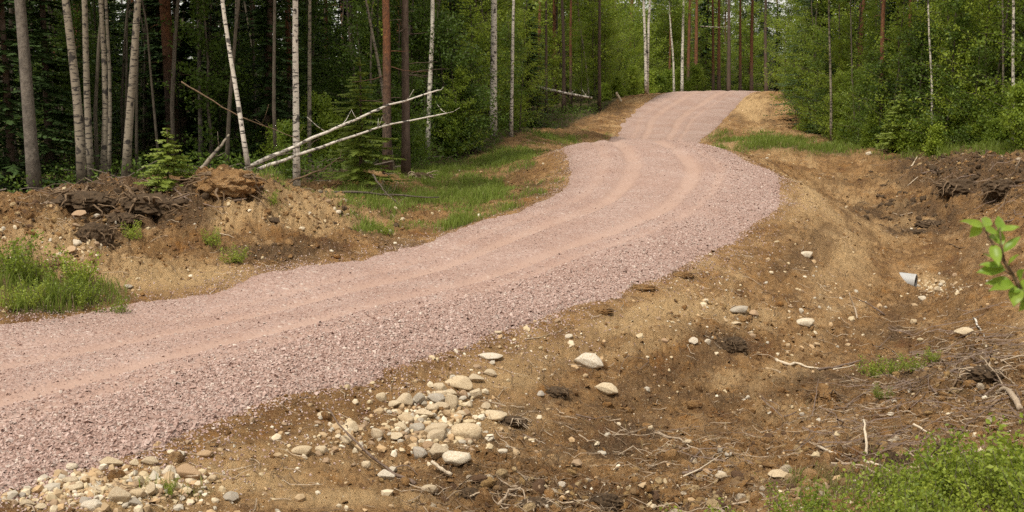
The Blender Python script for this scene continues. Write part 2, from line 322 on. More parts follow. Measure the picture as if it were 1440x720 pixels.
def soil_mat(name, masks=True):
    s = NT(name); c = soil_color(s, masks)
    nb = s.bump(s.noise(9, 6, .8), .10, .8); nb = s.bump(s.noise(28, 6, .75), .05, 1., nb); nb = s.bump(s.noise(90, 3, .8), .02, 1., nb)
    s.b.inputs['Roughness'].default_value = .95; s.b.inputs['Specular IOR Level'].default_value = .12
    return s.done(c, nb)
M_soil = soil_mat('soil'); M_clod = soil_mat('clod', False)
def gravel_cols(s, r):
    return s.ramp(r, [(0., (.30, .195, .16)), (.12, (.36, .245, .205)), (.30, (.405, .285, .24)), (.48, (.445, .325, .28)), (.66, (.49, .375, .33)), (.84, (.40, .32, .28)), (.94, (.57, .485, .42))], 'CONSTANT')
s = NT('road_gravel')
v = s.n('ShaderNodeTexVoronoi'); v.inputs['Scale'].default_value = 27; wob = s.noise(30, 2, .5, out='Color')
vm = s.n('ShaderNodeVectorMath', operation='MULTIPLY_ADD'); s.l(wob, vm.inputs[0]); vm.inputs[1].default_value = (.03, .03, .03); s.l(s.co(), vm.inputs[2]); s.l(vm.outputs[0], v.inputs['Vector'])
sv = s.n('ShaderNodeSeparateColor'); s.l(v.outputs['Color'], sv.inputs[0])
at = s.n('ShaderNodeAttribute', attribute_name='mask'); sp = s.n('ShaderNodeSeparateColor'); s.l(at.outputs['Color'], sp.inputs[0])
fines = s.mix(s.noise(2.0, 5, .7), (.31, .195, .155), (.38, .26, .215))
c = s.mix(s.ramp(s.noise(60, 3, .8), [(.35, 0.), (.7, .6)]), fines, (.58, .44, .37)); c = s.mix(s.ramp(s.noise(80, 2, .8), [(.55, 0.), (.75, .55)]), c, (.30, .185, .14))
st = gravel_cols(s, sv.outputs[0])
keep = s.math('GREATER_THAN', s.math('ADD', s.math('MULTIPLY', sp.outputs[0], .9), .12), sv.outputs[1])
c = s.mix(s.math('MULTIPLY', keep, .8), c, st)
c = s.mix(s.ramp(v.outputs['Distance'], [(.35, 0.), (.75, .45)]), c, (.30, .205, .17))
c = s.mix(s.ramp(s.noise(.9, 4, .6), [(.38, 0.), (.62, .45)]), c, (.29, .17, .125)); c = s.mix(s.math('MULTIPLY', sp.outputs[1], .45), c, (.43, .295, .225))
hb = s.math('MULTIPLY', s.math('SUBTRACT', .7, v.outputs['Distance']), s.math('ADD', s.math('MULTIPLY', sp.outputs[0], .8), .2))
M_road = s.done(c, s.bump(s.noise(70, 3, .8), .008, .8, s.bump(hb, .03, .9)))
def stone_mat(name, stops, grain=True, island=True):
    s = NT(name)
    if island: r = s.n('ShaderNodeNewGeometry').outputs['Random Per Island']
    else: r = s.n('ShaderNodeObjectInfo').outputs['Random']
    c = s.ramp(r, stops, 'CONSTANT' if island else 'LINEAR')
    if grain:
        co = s.co(); c = s.mix(s.ramp(s.noise(9, 5, .7, co), [(.38, 0.), (.62, .7)]), c, (.33, .215, .11)); c = s.mix(s.ramp(s.noise(70, 3, .8, co), [(.52, 0.), (.68, .5)]), c, (.20, .17, .13))
        c = s.mix(s.ramp(s.noise(45, 3, .8, co), [(.3, .35), (.45, 0.)]), c, (.75, .70, .60))
        return s.done(c, s.bump(s.noise(30, 5, .7, co), .012, .7))
    return s.done(c)
s0 = NT('gravel_stone'); c = gravel_cols(s0, s0.n('ShaderNodeNewGeometry').outputs['Random Per Island']); M_grav = s0.done(s0.mix(s0.ramp(s0.noise(90, 2, .7), [(.4, 0.), (.7, .3)]), c, (.40, .27, .22)))
M_peb = stone_mat('pebble', [(0, (.40, .29, .17)), (.2, (.50, .40, .25)), (.4, (.30, .21, .13)), (.55, (.56, .47, .33)), (.7, (.42, .37, .29)), (.82, (.45, .31, .17)), (.94, (.64, .57, .44))], False)
M_stone = stone_mat('field_stone', [(0, (.66, .52, .33)), (.35, (.72, .61, .42)), (.7, (.60, .50, .35)), (1, (.74, .62, .43))], True, False)
M_grey = stone_mat('grey_stone', [(0, (.44, .42, .36)), (1, (.52, .50, .45))], True, False)
M_brown = stone_mat('brown_stone', [(0, (.52, .35, .20)), (1, (.44, .29, .18))], True, False)
M_white = stone_mat('pale_stone', [(0, (.76, .69, .54)), (1, (.78, .72, .60))], True, False)
def leaf_mat(name, a, b, trans=.3, rough=.5, spread=True):
    s = NT(name); r = s.n('ShaderNodeNewGeometry').outputs['Random Per Island']; oi = s.n('ShaderNodeObjectInfo').outputs['Random']
    f = s.math('ADD', s.math('MULTIPLY', r, .35), s.math('MULTIPLY', oi, .65)); c = s.mix(f, a, b)
    s.b.inputs['Roughness'].default_value = rough; s.b.inputs['Specular IOR Level'].default_value = .3
    s.done(c); t = s.n('ShaderNodeBsdfTranslucent'); s.l(s.mix(.5, c, tuple(min(1, q*1.6) for q in b)), t.inputs[0]); ms = s.n('ShaderNodeMixShader'); ms.inputs[0].default_value = trans
    s.l(s.b.outputs[0], ms.inputs[1]); s.l(t.outputs[0], ms.inputs[2]); s.l(ms.outputs[0], s.o.inputs[0]); return s.m
M_birchleaf = leaf_mat('birch_leaf', (.07, .125, .013), (.31, .39, .045), .42)
M_aspenleaf = leaf_mat('broad_leaf', (.032, .065, .009), (.135, .205, .027), .36)
M_spruce = leaf_mat('spruce_needle', (.022, .045, .014), (.05, .085, .022), .12)
M_spruce_y = leaf_mat('young_spruce_needle', (.11, .16, .022), (.22, .27, .045), .25)
M_pine = leaf_mat('pine_needle', (.045, .075, .028), (.085, .12, .045), .15)
M_grass = leaf_mat('grass_blade', (.10, .15, .02), (.24, .30, .055), .35)
M_dry = leaf_mat('dry_grass', (.22, .17, .08), (.38, .30, .15), .3)
M_bil = leaf_mat('bilberry_leaf', (.09, .14, .015), (.31, .37, .045), .35)
M_sap = leaf_mat('sapling_leaf', (.13, .24, .025), (.30, .42, .05), .4, .4)
M_humus = None
def bark(name, a, b, sc=(3, 3, .6), k=9, dark=None):
    s = NT(name); co = s.co(scale=sc); c = s.mix(s.ramp(s.noise(k, 5, .7, co), [(.35, 0.), (.65, 1.)]), a, b)
    if dark: c = s.mix(s.ramp(s.noise(3, 3, .6), [(.5, 0.), (.7, .8)]), c, dark)
    return s.done(c, s.bump(s.noise(k*2, 4, .7, co), .02, .8))
def birch_bark(name, hi, lo, mark=(.035, .03, .028)):
    s = NT(name); c = s.mix(s.noise(2.2, 4, .6), lo, hi)
    m1 = s.ramp(s.noise(1., 3, .6, s.co(scale=(6, 6, 26))), [(.56, 0.), (.60, 1.)])
    m2 = s.ramp(s.noise(1., 2, .5, s.co(scale=(7, 7, 6))), [(.59, 0.), (.65, 1.)])
    c = s.mix(s.math('MULTIPLY', m1, .9), c, mark); c = s.mix(s.math('MULTIPLY', m2, .9), c, mark)
    z = s.n('ShaderNodeSeparateXYZ'); s.l(s.co(), z.inputs[0])      # rough dark bark low on the stem
    low = s.math('MULTIPLY', s.ramp(z.outputs[2], [(.0, 1.), (.8, 0.)]), s.ramp(s.noise(6, 4, .7, s.co(scale=(2, 2, 1))), [(.42, 0.), (.56, .9)])); c = s.mix(low, c, (.07, .055, .045))
    return s.done(c, s.bump(s.noise(14, 4, .7), .01, .6))
M_birch = birch_bark('birch_bark', (.74, .69, .60), (.55, .49, .41)); M_birch_g = birch_bark('grey_birch_bark', (.32, .275, .21), (.17, .14, .10))
s = NT('pine_bark'); co = s.co(scale=(3, 3, 1.3)); z = s.n('ShaderNodeSeparateXYZ'); s.l(s.co(), z.inputs[0])
up_ = s.mix(s.ramp(s.noise(7, 5, .75, co), [(.40, 0.), (.60, 1.)]), (.24, .10, .045), (.12, .06, .035)); lo_ = s.mix(s.ramp(s.noise(8, 5, .75, co), [(.42, 0.), (.58, 1.)]), (.15, .10, .07), (.055, .04, .03))
zz_ = s.math('MULTIPLY', s.math('ADD', z.outputs[2], s.math('MULTIPLY', s.noise(1.2, 3), 2.)), .12)
M_pinebark = s.done(s.mix(s.ramp(zz_, [(.32, 0.), (.50, 1.)]), lo_, up_), s.bump(s.noise(14, 4, .7, co), .03, 1.)); M_darkbark = bark('dark_bark', (.075, .05, .036), (.14, .10, .075))
M_greybark = bark('grey_bark', (.10, .085, .07), (.21, .18, .145), (2, 2, 1.6), 7, (.06, .05, .04)); M_pole = bark('pole_bark', (.07, .055, .04), (.17, .14, .105))
M_wood = bark('weathered_wood', (.30, .22, .15), (.52, .42, .30), (4, 4, 1)); M_root = bark('root_wood', (.10, .065, .038), (.25, .17, .10), (4, 4, 4)); M_palewood = bark('pale_wood', (.58, .47, .33), (.70, .60, .46), (4, 4, 2)); M_stick = bark('stick_bark', (.13, .085, .06), (.27, .20, .155), (5, 5, 3))
M_humus = bark('humus', (.035, .023, .013), (.11, .07, .037), (4, 4, 4))

# ------------------------------------------------------------------ ground sheet
idx = np.arange(NR*NAA).reshape(NR, NAA); a_ = idx[:-1, :]; b_ = idx[1:, :]
a2 = np.roll(idx, -1, axis=1)
F = np.stack([idx[:-1].ravel(), a2[:-1].ravel(), a2[1:].ravel(), idx[1:].ravel()], 1)
V = np.stack([GX, GY, GZ], -1).reshape(-1, 3)
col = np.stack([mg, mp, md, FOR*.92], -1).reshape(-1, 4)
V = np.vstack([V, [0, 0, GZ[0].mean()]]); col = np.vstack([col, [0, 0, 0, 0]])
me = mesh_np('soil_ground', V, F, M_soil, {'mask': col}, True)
obj('ground', me, kind='structure')

# ------------------------------------------------------------------ gravel road sheet
arc = np.concatenate([[0], np.cumsum(np.linalg.norm(np.diff((LS+RS)[:, :2]/2, axis=0), axis=1))])
ss = [0.]; 
while ss[-1] < arc[-1]:
    y_ = np.interp(ss[-1], arc, (LS[:, 1]+RS[:, 1])/2); ss.append(ss[-1]+np.clip(.0042*y_, .035, .3))
ss = np.array(ss[:-1]); nT = 136
Ls = np.stack([np.interp(ss, arc, LS[:, k]) for k in range(3)], 1); Rs = np.stack([np.interp(ss, arc, RS[:, k]) for k in range(3)], 1)
tt = np.linspace(-.075, 1.075, nT)
S_, T_ = np.meshgrid(ss, tt, indexing='ij')
wl = 1+0*S_
X_ = Ls[:, None, 0]*(1-T_)+Rs[:, None, 0]*T_; Y_ = Ls[:, None, 1]*(1-T_)+Rs[:, None, 1]*T_
def rut(S, T, X, Y):
    o = .035*np.sin(S*.35)+.02*fbm(S*1., T*0, .5, 2, 9)
    g = lambda c, w_: np.exp(-((T-c-o)/w_)**4)
    return np.clip((g(.31, .045)+g(.60, .045)+.6*g(.73, .025)+.5*g(.17, .03))*(.8+.35*fbm(S, T*6, .8, 3, 19)), 0, 1)
rt = rut(S_, T_, X_, Y_)
edge = np.minimum(T_, 1-T_)
en = .05*fbm(X_, Y_, 1.3, 4, 201)+.02*fbm(X_, Y_, 6, 2, 221)
drop = np.clip((.018+en-edge)/.075, 0, 2)
tz = tps(X_, Y_)
ZR = tz+.02+.10*4*np.clip(edge, 0, .5)*(1-np.clip(edge, 0, .5))*.5-rt*.07+.016*fbm(X_, Y_, 1.3, 3, 301)+.007*fbm(X_, Y_, 11, 3, 331)*(1-.7*rt)-drop*.13
V = np.stack([X_, Y_, ZR], -1).reshape(-1, 3); m_, k_ = S_.shape
idr = np.arange(m_*k_).reshape(m_, k_); F = np.stack([idr[:-1, :-1].ravel(), idr[:-1, 1:].ravel(), idr[1:, 1:].ravel(), idr[1:, :-1].ravel()], 1)
coarse = np.clip(.50+.6*np.clip((T_-.70)/.18, 0, 1)+.4*np.clip((.12-T_)/.1, 0, 1)+.28*fbm(X_, Y_, .7, 3, 401)-.55*rt, 0, 1)
me = mesh_np('road_sheet', V, F, M_road, {'mask': np.stack([coarse, rt, coarse*0, coarse*0+1], -1).reshape(-1, 4)}, True)
me.update(); obj('gravel_road', me, kind='structure')
# make the road normal face up whichever way the strip winds
if me.polygons[0].normal.z < 0: me.flip_normals()

# ------------------------------------------------------------------ loose crushed stones on the road
OCT_V = np.array([[1, 0, 0], [0, 1, 0], [-1, 0, 0], [0, -1, 0], [.1, .05, .85], [0, .1, -.8]], float); OCT_F = np.array([[0, 1, 4], [1, 2, 4], [2, 3, 4], [3, 0, 4], [1, 0, 5], [2, 1, 5], [3, 2, 5], [0, 3, 5]])
CH_V = np.array([[1, .6, -.5], [-.7, 1, -.5], [-1, -.6, -.6], [.7, -.9, -.5], [.6, .5, .6], [-.5, .6, .55], [-.6, -.5, .5], [.5, -.6, .7]], float)*.8
CH_F = np.array([[0, 1, 5], [0, 5, 4], [1, 2, 6], [1, 6, 5], [2, 3, 7], [2, 7, 6], [3, 0, 4], [3, 4, 7], [4, 5, 6], [4, 6, 7]])
wd = np.linalg.norm((Ls-Rs)[:, :2], axis=1); Ym = (Ls[:, 1]+Rs[:, 1])/2
cell = np.gradient(ss)[:, None]*wd[:, None]*(tt[1]-tt[0])*np.ones_like(S_)
vis = np.where((Y_ > 6) & (np.abs(X_/np.maximum(Y_, .1)) < .5), 1, 0.02)
dens = np.where(Y_ < 11, 1, np.where(Y_ < 32, (11/np.maximum(Y_, 11))**1.5, 0))*(.05+coarse**1.3)*(T_ > -.03)*(T_ < 1.03)
pr = (cell*dens*vis).ravel(); pr /= pr.sum(); NG = 96000
ch = rng.choice(len(pr), NG, p=pr); si, ti = np.divmod(ch, nT)
js = rng.uniform(-.5, .5, NG); jt = rng.uniform(-.5, .5, NG)
fs = np.clip(si+js, 0, m_-1.001); ft = np.clip(ti+jt, 0, nT-1.001); i0 = fs.astype(int); j0 = ft.astype(int); fu = fs-i0; fv = ft-j0
G4 = lambda Q: (Q[i0, j0]*(1-fu)+Q[i0+1, j0]*fu)*(1-fv)+(Q[i0, j0+1]*(1-fu)+Q[i0+1, j0+1]*fu)*fv
gx, gy, gz = G4(X_), G4(Y_), G4(ZR)
# push some stones past the edge on to the soil
sz = rng.lognormal(math.log(.0118), .38, NG); sz = np.clip(sz*(.54+.34*np.clip((G4(T_)-.55)/.3, 0, 1)), .005, .03)
gz = np.maximum(gz, lookup(GZ, gx, gy)-.01)+sz*.25
R_ = rots(NG, .6); scl = sz[:, None]*rng.uniform(.65, 1.25, (NG, 3))*np.array([1.1, 1, .75]); Mm = R_*scl[:, None, :]
h_ = NG//2
g1 = merged('crushed_stone', CH_V, CH_F, Mm[:h_], np.stack([gx, gy, gz], 1)[:h_], M_grav)
o = obj('gravel', g1, kind='stuff'); tag(o, 'coarse pink crushed stones lying loose on the road surface', 'gravel')
g2 = merged('crushed_stone_small', OCT_V, OCT_F, Mm[h_:], np.stack([gx, gy, gz], 1)[h_:], M_grav)
o = obj('gravel', g2, kind='stuff'); tag(o, 'finer pink stone chips spread over the road and its edges', 'gravel')
# @@SC
cellA = Rg*np.gradient(rad)[:, None]*np.gradient(ang)[None]
visg = (np.abs(GX/np.maximum(GY, .1)) < .56) & (GY > 3.5) & (Rg < 90)
def scatter(N, wgt):
    p = (cellA*wgt*visg).ravel(); p = p/p.sum(); ch = rng.choice(len(p), N, p=p); i, j = np.divmod(ch, NAA)
    i = np.clip(i, 0, NR-2); j = np.clip(j, 0, NAA-2); r = rad[i]+(rad[i+1]-rad[i])*rng.random(N); a = ang[j]+(ang[j+1]-ang[j])*rng.random(N)
    x = r*np.sin(a); y = r*np.cos(a); return x, y, lookup(GZ, x, y)
offroad = (SD < -.03)*(1-FOR)
fall = 1/np.maximum(GY, 6)**1.6
def ico(sub):
    import bmesh
    bm = bmesh.new(); bmesh.ops.create_icosphere(bm, subdivisions=sub, radius=1); V = np.array([v.co[:] for v in bm.verts]); F = np.array([[v.index for v in f.verts] for f in bm.faces]); bm.free(); return V, F
I1V, I1F = ico(1); I1V = I1V*(1+.18*rng.normal(size=(len(I1V), 1)).clip(-1, 1))
peb = .25+2.2*blobs([(150, 695, 190, 35, 1), (600, 600, 130, 60, .8), (470, 620, 110, 35, .6), (70, 345, 110, 40, .7), (980, 440, 140, 40, .55), (1310, 400, 50, 20, .6), (1100, 450, 120, 50, .4), (900, 700, 160, 22, .5), (720, 480, 200, 60, .35), (1130, 400, 60, 60, .3), (400, 310, 120, 40, .4)])
def pebbles(N, lo, hi, wgt, tv, tf, name, mat, label, cat='pebbles', flat=.65, sink=.15):
    x, y, z = scatter(N, wgt); sz = lo*(hi/lo)**(rng.random(N)**2.2)
    M = rots(N, .35)*(sz[:, None]*rng.uniform(.7, 1.3, (N, 3))*np.array([1, 1, flat]))[:, None, :]
    o = obj(name, merged(name, tv, tf, M, np.stack([x, y, z+sz*sink], 1), mat), kind='stuff'); return tag(o, label, cat)
pebbles(9500, .006, .022, offroad*peb*fall, CH_V, CH_F, 'pebbles', M_peb, 'small pale pebbles sprinkled over the bare soil')
pebbles(900, .018, .055, offroad*fall*(blobs([(610, 590, 75, 42, 1), (490, 615, 60, 25, .5), (160, 685, 130, 26, 1), (60, 705, 60, 15, .6), (1310, 403, 30, 10, 1), (100, 345, 50, 25, .5)])**2), I1V, I1F, 'cobbles', M_peb, 'small cobbles filling the gaps of the stone heaps', 'cobbles')
pebbles(1500, .02, .05, offroad*peb*fall*(GY > 6.5), I1V, I1F, 'pebbles', M_peb, 'fist sized and smaller cobbles strewn beside the road')
def blob_soil(name, lo_, hi_):
    s = NT(name); r = s.n('ShaderNodeNewGeometry').outputs['Random Per Island']; c = s.ramp(r, [(0, lo_), (.35, (.36, .20, .07)), (.5, (.13, .075, .04)), (.65, hi_), (.8, (.30, .19, .09)), (.93, (.60, .50, .36))], 'CONSTANT')
    return s.done(s.mix(s.ramp(s.noise(40, 5, .8), [(.4, 0.), (.65, .7)]), c, (.13, .07, .035)), s.bump(s.noise(35, 6, .8), .04, 1.))
M_mix = blob_soil('mixed_earth', (.42, .27, .11), (.52, .38, .20))
I2V, I2F = ico(2); I2V = I2V*(1+.28*fbm(I2V[:, 0]*1.3+I2V[:, 2]*2, I2V[:, 1]*1.3-I2V[:, 2], 1.9, 4, 909, .6))[:, None]
debris = blobs([(720, 705, 90, 22, .8), (880, 700, 200, 20, 1), (1090, 680, 90, 24, .9), (1050, 700, 110, 24, 1), (1230, 630, 130, 22, .6), (1380, 590, 80, 20, .5), (90, 320, 100, 30, .6, 12, 18), (440, 290, 90, 22, .4, 12, 22), (1380, 250, 110, 30, .6), (1350, 540, 100, 40, .5), (1040, 440, 80, 16, .3), (320, 250, 60, 20, .7, 12, 22)])
pebbles(2600, .010, .03, offroad*debris*fall, CH_V, CH_F, 'soil_clods', M_mix, 'small crumbs of orange and pale earth', 'soil', .7, .1)
pebbles(1100, .022, .06, offroad*debris*fall, I2V, I2F, 'soil_clods', M_mix, 'orange and pale lumps of dug earth', 'soil', .7, .1)
pebbles(700, .025, .10, offroad*(bank**1.5)*fall*(GY > 12)*(.25+.75*(GX > 0)), I2V, I2F, 'soil_clods', M_humus, 'dark clods of torn turf on the banks', 'soil', .6, .05)
clodw = np.clip(rough-.3, 0, 1)+.06
pebbles(1900, .022, .075, offroad*clodw*fall, I2V, I2F, 'soil_clods', M_clod, 'larger clods of the same brown earth', 'soil', .65, .0)
pebbles(24000, .008, .045, offroad*clodw*fall, CH_V, CH_F, 'soil_clods', M_clod, 'crumbly brown clods of turned earth', 'soil', .7, .1)
xs, ys, zs = scatter(15000, np.where(SD < .05, np.exp(SD/.26), 0)*fall*(.4+1.2*np.clip(fbm(GX, GY, 1.1, 3, 711)+.2, 0, 1))); sz = rng.uniform(.005, .014, 15000)
o = obj('gravel', merged('gravel_spill', CH_V, CH_F, rots(15000, .6)*(sz[:, None]*rng.uniform(.7, 1.3, (15000, 3)))[:, None, :], np.stack([xs, ys, zs+sz*.3], 1), M_grav), kind='stuff'); tag(o, 'pink stones spilled past the road edge on to the soil', 'gravel')
# twigs
def twig_mesh(name, N, wgt, lo, hi, rr, mat, label):
    x, y, z = scatter(N, wgt); L = rng.uniform(lo, hi, N); a = rng.uniform(0, 6.283, N); el = rng.normal(0, .25, N); k = 5; t = np.linspace(-.5, .5, k)
    dx = np.cos(a)*np.cos(el); dy = np.sin(a)*np.cos(el); bend = rng.normal(0, .22, (N, 2)); wob = rng.normal(0, .035, (N, k))
    px = x[:, None]+L[:, None]*(t*dx[:, None]-(bend[:, :1]*t**2*2+wob)*dy[:, None]); py = y[:, None]+L[:, None]*(t*dy[:, None]+(bend[:, :1]*t**2*2+wob)*dx[:, None])
    pz = lookup(GZ, px, py)*.6+z[:, None]*.4+np.abs(L[:, None]*(t*np.sin(el[:, None])))+.008+L[:, None]*np.abs(bend[:, 1:])*(.25-t**2)
    P = np.stack([px, py, pz], -1); r = (rr*rng.uniform(.5, 1.6, N))[:, None]*(1-.5*(t+.5))[None]
    off = np.array([[0, 0, 1.2], [1, .3, -.6], [-1, -.3, -.6]]); nrm = np.stack([-dy, dx, 0*dx], -1)
    V = np.stack([P+np.array([0, 0, 1.])*r[..., None], P+nrm[:, None]*r[..., None]-np.array([0, 0, .5])*r[..., None], P-nrm[:, None]*r[..., None]-np.array([0, 0, .5])*r[..., None]], 2)
    F = []
    for i in range(k-1):
        for j in range(3): F += [[i*3+j, i*3+(j+1) % 3, (i+1)*3+(j+1) % 3, (i+1)*3+j]]
    F = np.array(F); FF = (F[None]+(np.arange(N)*k*3)[:, None, None]).reshape(-1, 4)
    return tag(obj(name, mesh_np(name, V.reshape(-1, 3), FF, mat), kind='stuff'), label, 'twigs')
deb = .08+blobs([(1350, 540, 140, 70, 1), (1250, 600, 160, 60, .7), (980, 640, 120, 40, .8), (720, 700, 120, 30, 1), (1000, 480, 60, 20, .8), (1370, 260, 120, 50, .6), (740, 600, 60, 30, .6), (170, 300, 120, 50, .5), (780, 540, 60, 30, .5), (1150, 440, 120, 50, .3), (900, 700, 200, 30, .6)])
twig_mesh('twigs', 1700, offroad*deb*fall, .06, .34, .0036, M_wood, 'pale broken twigs and roots littering the churned soil')
twig_mesh('twigs', 3000, offroad*(deb+FOR*0)*fall, .06, .38, .0034, M_root, 'dark thin roots lying in the churned soil')
twig_mesh('twigs', 220, offroad*blobs([(1350, 540, 120, 70, 1), (1250, 600, 130, 50, .6), (1380, 260, 90, 40, .9), (1000, 640, 80, 30, .4), (160, 290, 100, 30, .5)])*fall, .3, .9, .0065, M_stick, 'broken branches strewn over the churned banks')
twig_mesh('twigs', 260, ((GY > 20)*FOR*(GY < 34)*(GX < 5)).astype(float), .4, 1.8, .011, M_pole, 'dead branches on the dark forest floor')
# grass
def grass(name, N, wgt, lo, hi, wd_, mat, label, cat='grass'):
    x, y, z = scatter(N, wgt); h = rng.uniform(lo, hi, N); a = rng.uniform(0, 6.283, N); ln = rng.uniform(.1, .75, N)*h; b = rng.uniform(0, 6.283, N)
    wx, wy = np.cos(a)*wd_, np.sin(a)*wd_; lx, ly = np.cos(b)*ln, np.sin(b)*ln; h = h*(.3+.9*np.clip(lookup(mg, x, y), 0, 1))*(.6+.7*np.clip(fbm(x, y, 2.3, 2, 881)+.5, 0, 1)); sc = (1+.02*np.clip(y-12, 0, 60)); wx = wx*sc; wy = wy*sc
    V = np.stack([np.stack([x-wx, y-wy, z-.02], -1), np.stack([x+wx, y+wy, z-.02], -1), np.stack([x+lx*.35+wx*.8, y+ly*.35+wy*.8, z+h*.6], -1), np.stack([x+lx*.35-wx*.8, y+ly*.35-wy*.8, z+h*.6], -1), np.stack([x+lx, y+ly, z+h*.95], -1)], 1)
    q = np.array([[0, 1, 2], [0, 2, 3], [3, 2, 4]]); F = (q[None]+(np.arange(N)*5)[:, None, None]).reshape(-1, 3)
    return tag(obj(name, mesh_np(name, V.reshape(-1, 3), F, mat), kind='stuff'), label, cat)
fall2 = 1/np.maximum(GY, 6)**1.2
mgc = np.clip(mg, 0, 1)**1.3*(GY > 9.5)*(1-.6*FOR)
grass('grass', 26000, mgc*fall2*(GX < 5)*(1-.6*(GY < 16)), .05, .22, .005, M_grass, 'fresh green grass on the verge below the left forest')
grass('grass', 9000, mgc*fall2*(GX >= 5)*(GY > 21), .08, .32, .006, M_grass, 'fresh green grass in the hollow right of the road')
grass('grass', 1500, (mg*(GY < 9.6)*offroad), .04, .12, .003, M_grass, 'short green tufts on the soil near the stones')
grass('dry_grass', 7000, offroad*(mg*.5+deb*.3)*fall2, .05, .2, .0035, M_dry, 'dead straw coloured grass among the soil', 'dry grass')
ff = (GY < 60)*np.clip(FOR*1.2-.1, 0, 1)*np.clip(1.4-(GY-edge_d(hpx))/14, 0, 1)
def leafquad(P, size, up=.35):       # diamond leaves with a slight fold, random facing
    N = len(P); a = rng.normal(size=(N, 3)); a[:, 2] -= .25; a /= np.linalg.norm(a, axis=1)[:, None]; b = rng.normal(size=(N, 3)); b[:, 2] += up; b = np.cross(a, b); b /= np.linalg.norm(b, axis=1)[:, None]+1e-9
    s_ = np.broadcast_to(size, N)[:, None]; n3 = np.cross(a, b)
    V = np.stack([P-a*s_*.5, P+b*s_*.32+n3*s_*.06, P+a*s_*.5, P-b*s_*.32+n3*s_*.06], 1).reshape(-1, 3); F = (np.array([[0, 1, 2, 3]])[None]+(np.arange(N)*4)[:, None, None]).reshape(-1, 4)
    return V, F
xg, yg, zg = scatter(26000, ff*fall2)
V, F = leafquad(np.stack([xg, yg, zg+rng.random(26000)**1.5*.45], 1), rng.uniform(.05, .10, 26000)*(1+.012*(yg-20)))
tag(obj('undergrowth', mesh_np('undergrowth', V, F, M_aspenleaf), kind='stuff'), 'low leafy undergrowth along the forest floor', 'undergrowth')

# ------------------------------------------------------------------ trees
def bent(h, lean, k=9, wob=.05):
    t = np.linspace(0, 1, k); a = random.uniform(0, 6.28); L = lean*h
    return np.stack([L*t*math.cos(a)+np.cumsum(np.r_[0, rng.normal(0, wob, k-1)]), L*t*math.sin(a)+np.cumsum(np.r_[0, rng.normal(0, wob, k-1)]), h*t], 1)
def at_h(P, z): return np.array([np.interp(z, P[:, 2], P[:, 0]), np.interp(z, P[:, 2], P[:, 1]), z])
def trunk_mesh(P, r, name, mat, branches=0, b0=.2, b1=.95, blen=.8, k=7, up=.3, rb=None):
    m = MB(); t = np.linspace(0, 1, len(P)); m.tube(P, r*(1-.8*t)*(1+.22*np.exp(-t*len(P)*1.6)), k); tips = []
    for i in range(branches):
        z = P[-1, 2]*random.uniform(b0, b1); p = at_h(P, z); a = random.uniform(0, 6.283); L = blen*random.choice([.5, .75, 1., 1.15, 1.45])*(1.15-z/P[-1, 2]*.7); e = up+random.uniform(-.2, .25)
        q = [p+np.array([math.cos(a)*L*u_, math.sin(a)*L*u_, e*L*u_*(1-.25*u_)+.04*random.uniform(-1, 1)*L]) for u_ in (0, .35, .7, 1)]
        m.tube(q, np.array([1, .7, .45, .2])*(rb or r*.22), 4); tips.append(q)
    return m.mesh(name, mat, True), tips
def leaves_on(tips, per, size, mat, name, spread=.22, droop=.15, extra=None):
    P = []
    for q in tips:
        q = np.array(q)
        for _ in range(per):
            u_ = random.uniform(.15, 1.05)*(len(q)-1); i = min(int(u_), len(q)-2); p = q[i]+(q[i+1]-q[i])*(u_-i)
            P.append(p+rng.normal(0, spread*(.5+.5*u_/(len(q)-1)), 3)*np.array([1, 1, .75])-np.array([0, 0, abs(rng.normal(0, droop))]))
    P = np.array(P); V, F = leafquad(P, rng.uniform(.7, 1.3, len(P))*size); return mesh_np(name, V, F, mat)
def spruce_boughs(h, R0, zb, name, mat, whorls=18, per=7, ns=.10, sag=.25):
    V = []; F = []; c = 0
    for wv in range(whorls):
        f = wv/(whorls-1); z00 = zb+(h-zb)*f**.9; Rb = R0*(1-f)**.8+.06
        for b in range(per if f < .85 else 4):
            a = random.uniform(0, 6.283); L = Rb*random.uniform(.5, 1.15); z0 = z00+random.uniform(-.5, .5)*(h-zb)/whorls*1.3; dr = (sag*(1-f)+.05)*random.uniform(.3, 1.9); st = max(6, int(L/ns*1.5))
            for j in range(st):
                u_ = (j+.5)/st; p = np.array([math.cos(a)*L*u_, math.sin(a)*L*u_, z0-dr*L*u_+.25*dr*L*u_*u_*2]); wdt = min(.30*L+.05, .28)*(1-u_*.75)
                for sgn in (-1, 1):
                    aa = a+sgn*random.uniform(.7, 1.2); ln = wdt*random.uniform(.7, 1.2); d = np.array([math.cos(aa), math.sin(aa), random.uniform(-.45, .05)]); q = np.array([-math.sin(aa), math.cos(aa), random.uniform(-.3, .3)])*ns*.24
                    V += [p-q, p+q, p+d*ln*.6+q*.9-np.array([0, 0, .02]), p+d*ln, p+d*ln*.6-q*.9]; F += [[c, c+1, c+2, c+2], [c, c+2, c+3, c+4]]; c += 5
    V = np.array(V); F = np.array(F); me = bpy.data.meshes.new(name); me.from_pydata(V.tolist(), [], [tuple(q[:3]) if q[2] == q[3] else tuple(q) for q in F.tolist()]); me.materials.append(mat); me.update(); return me
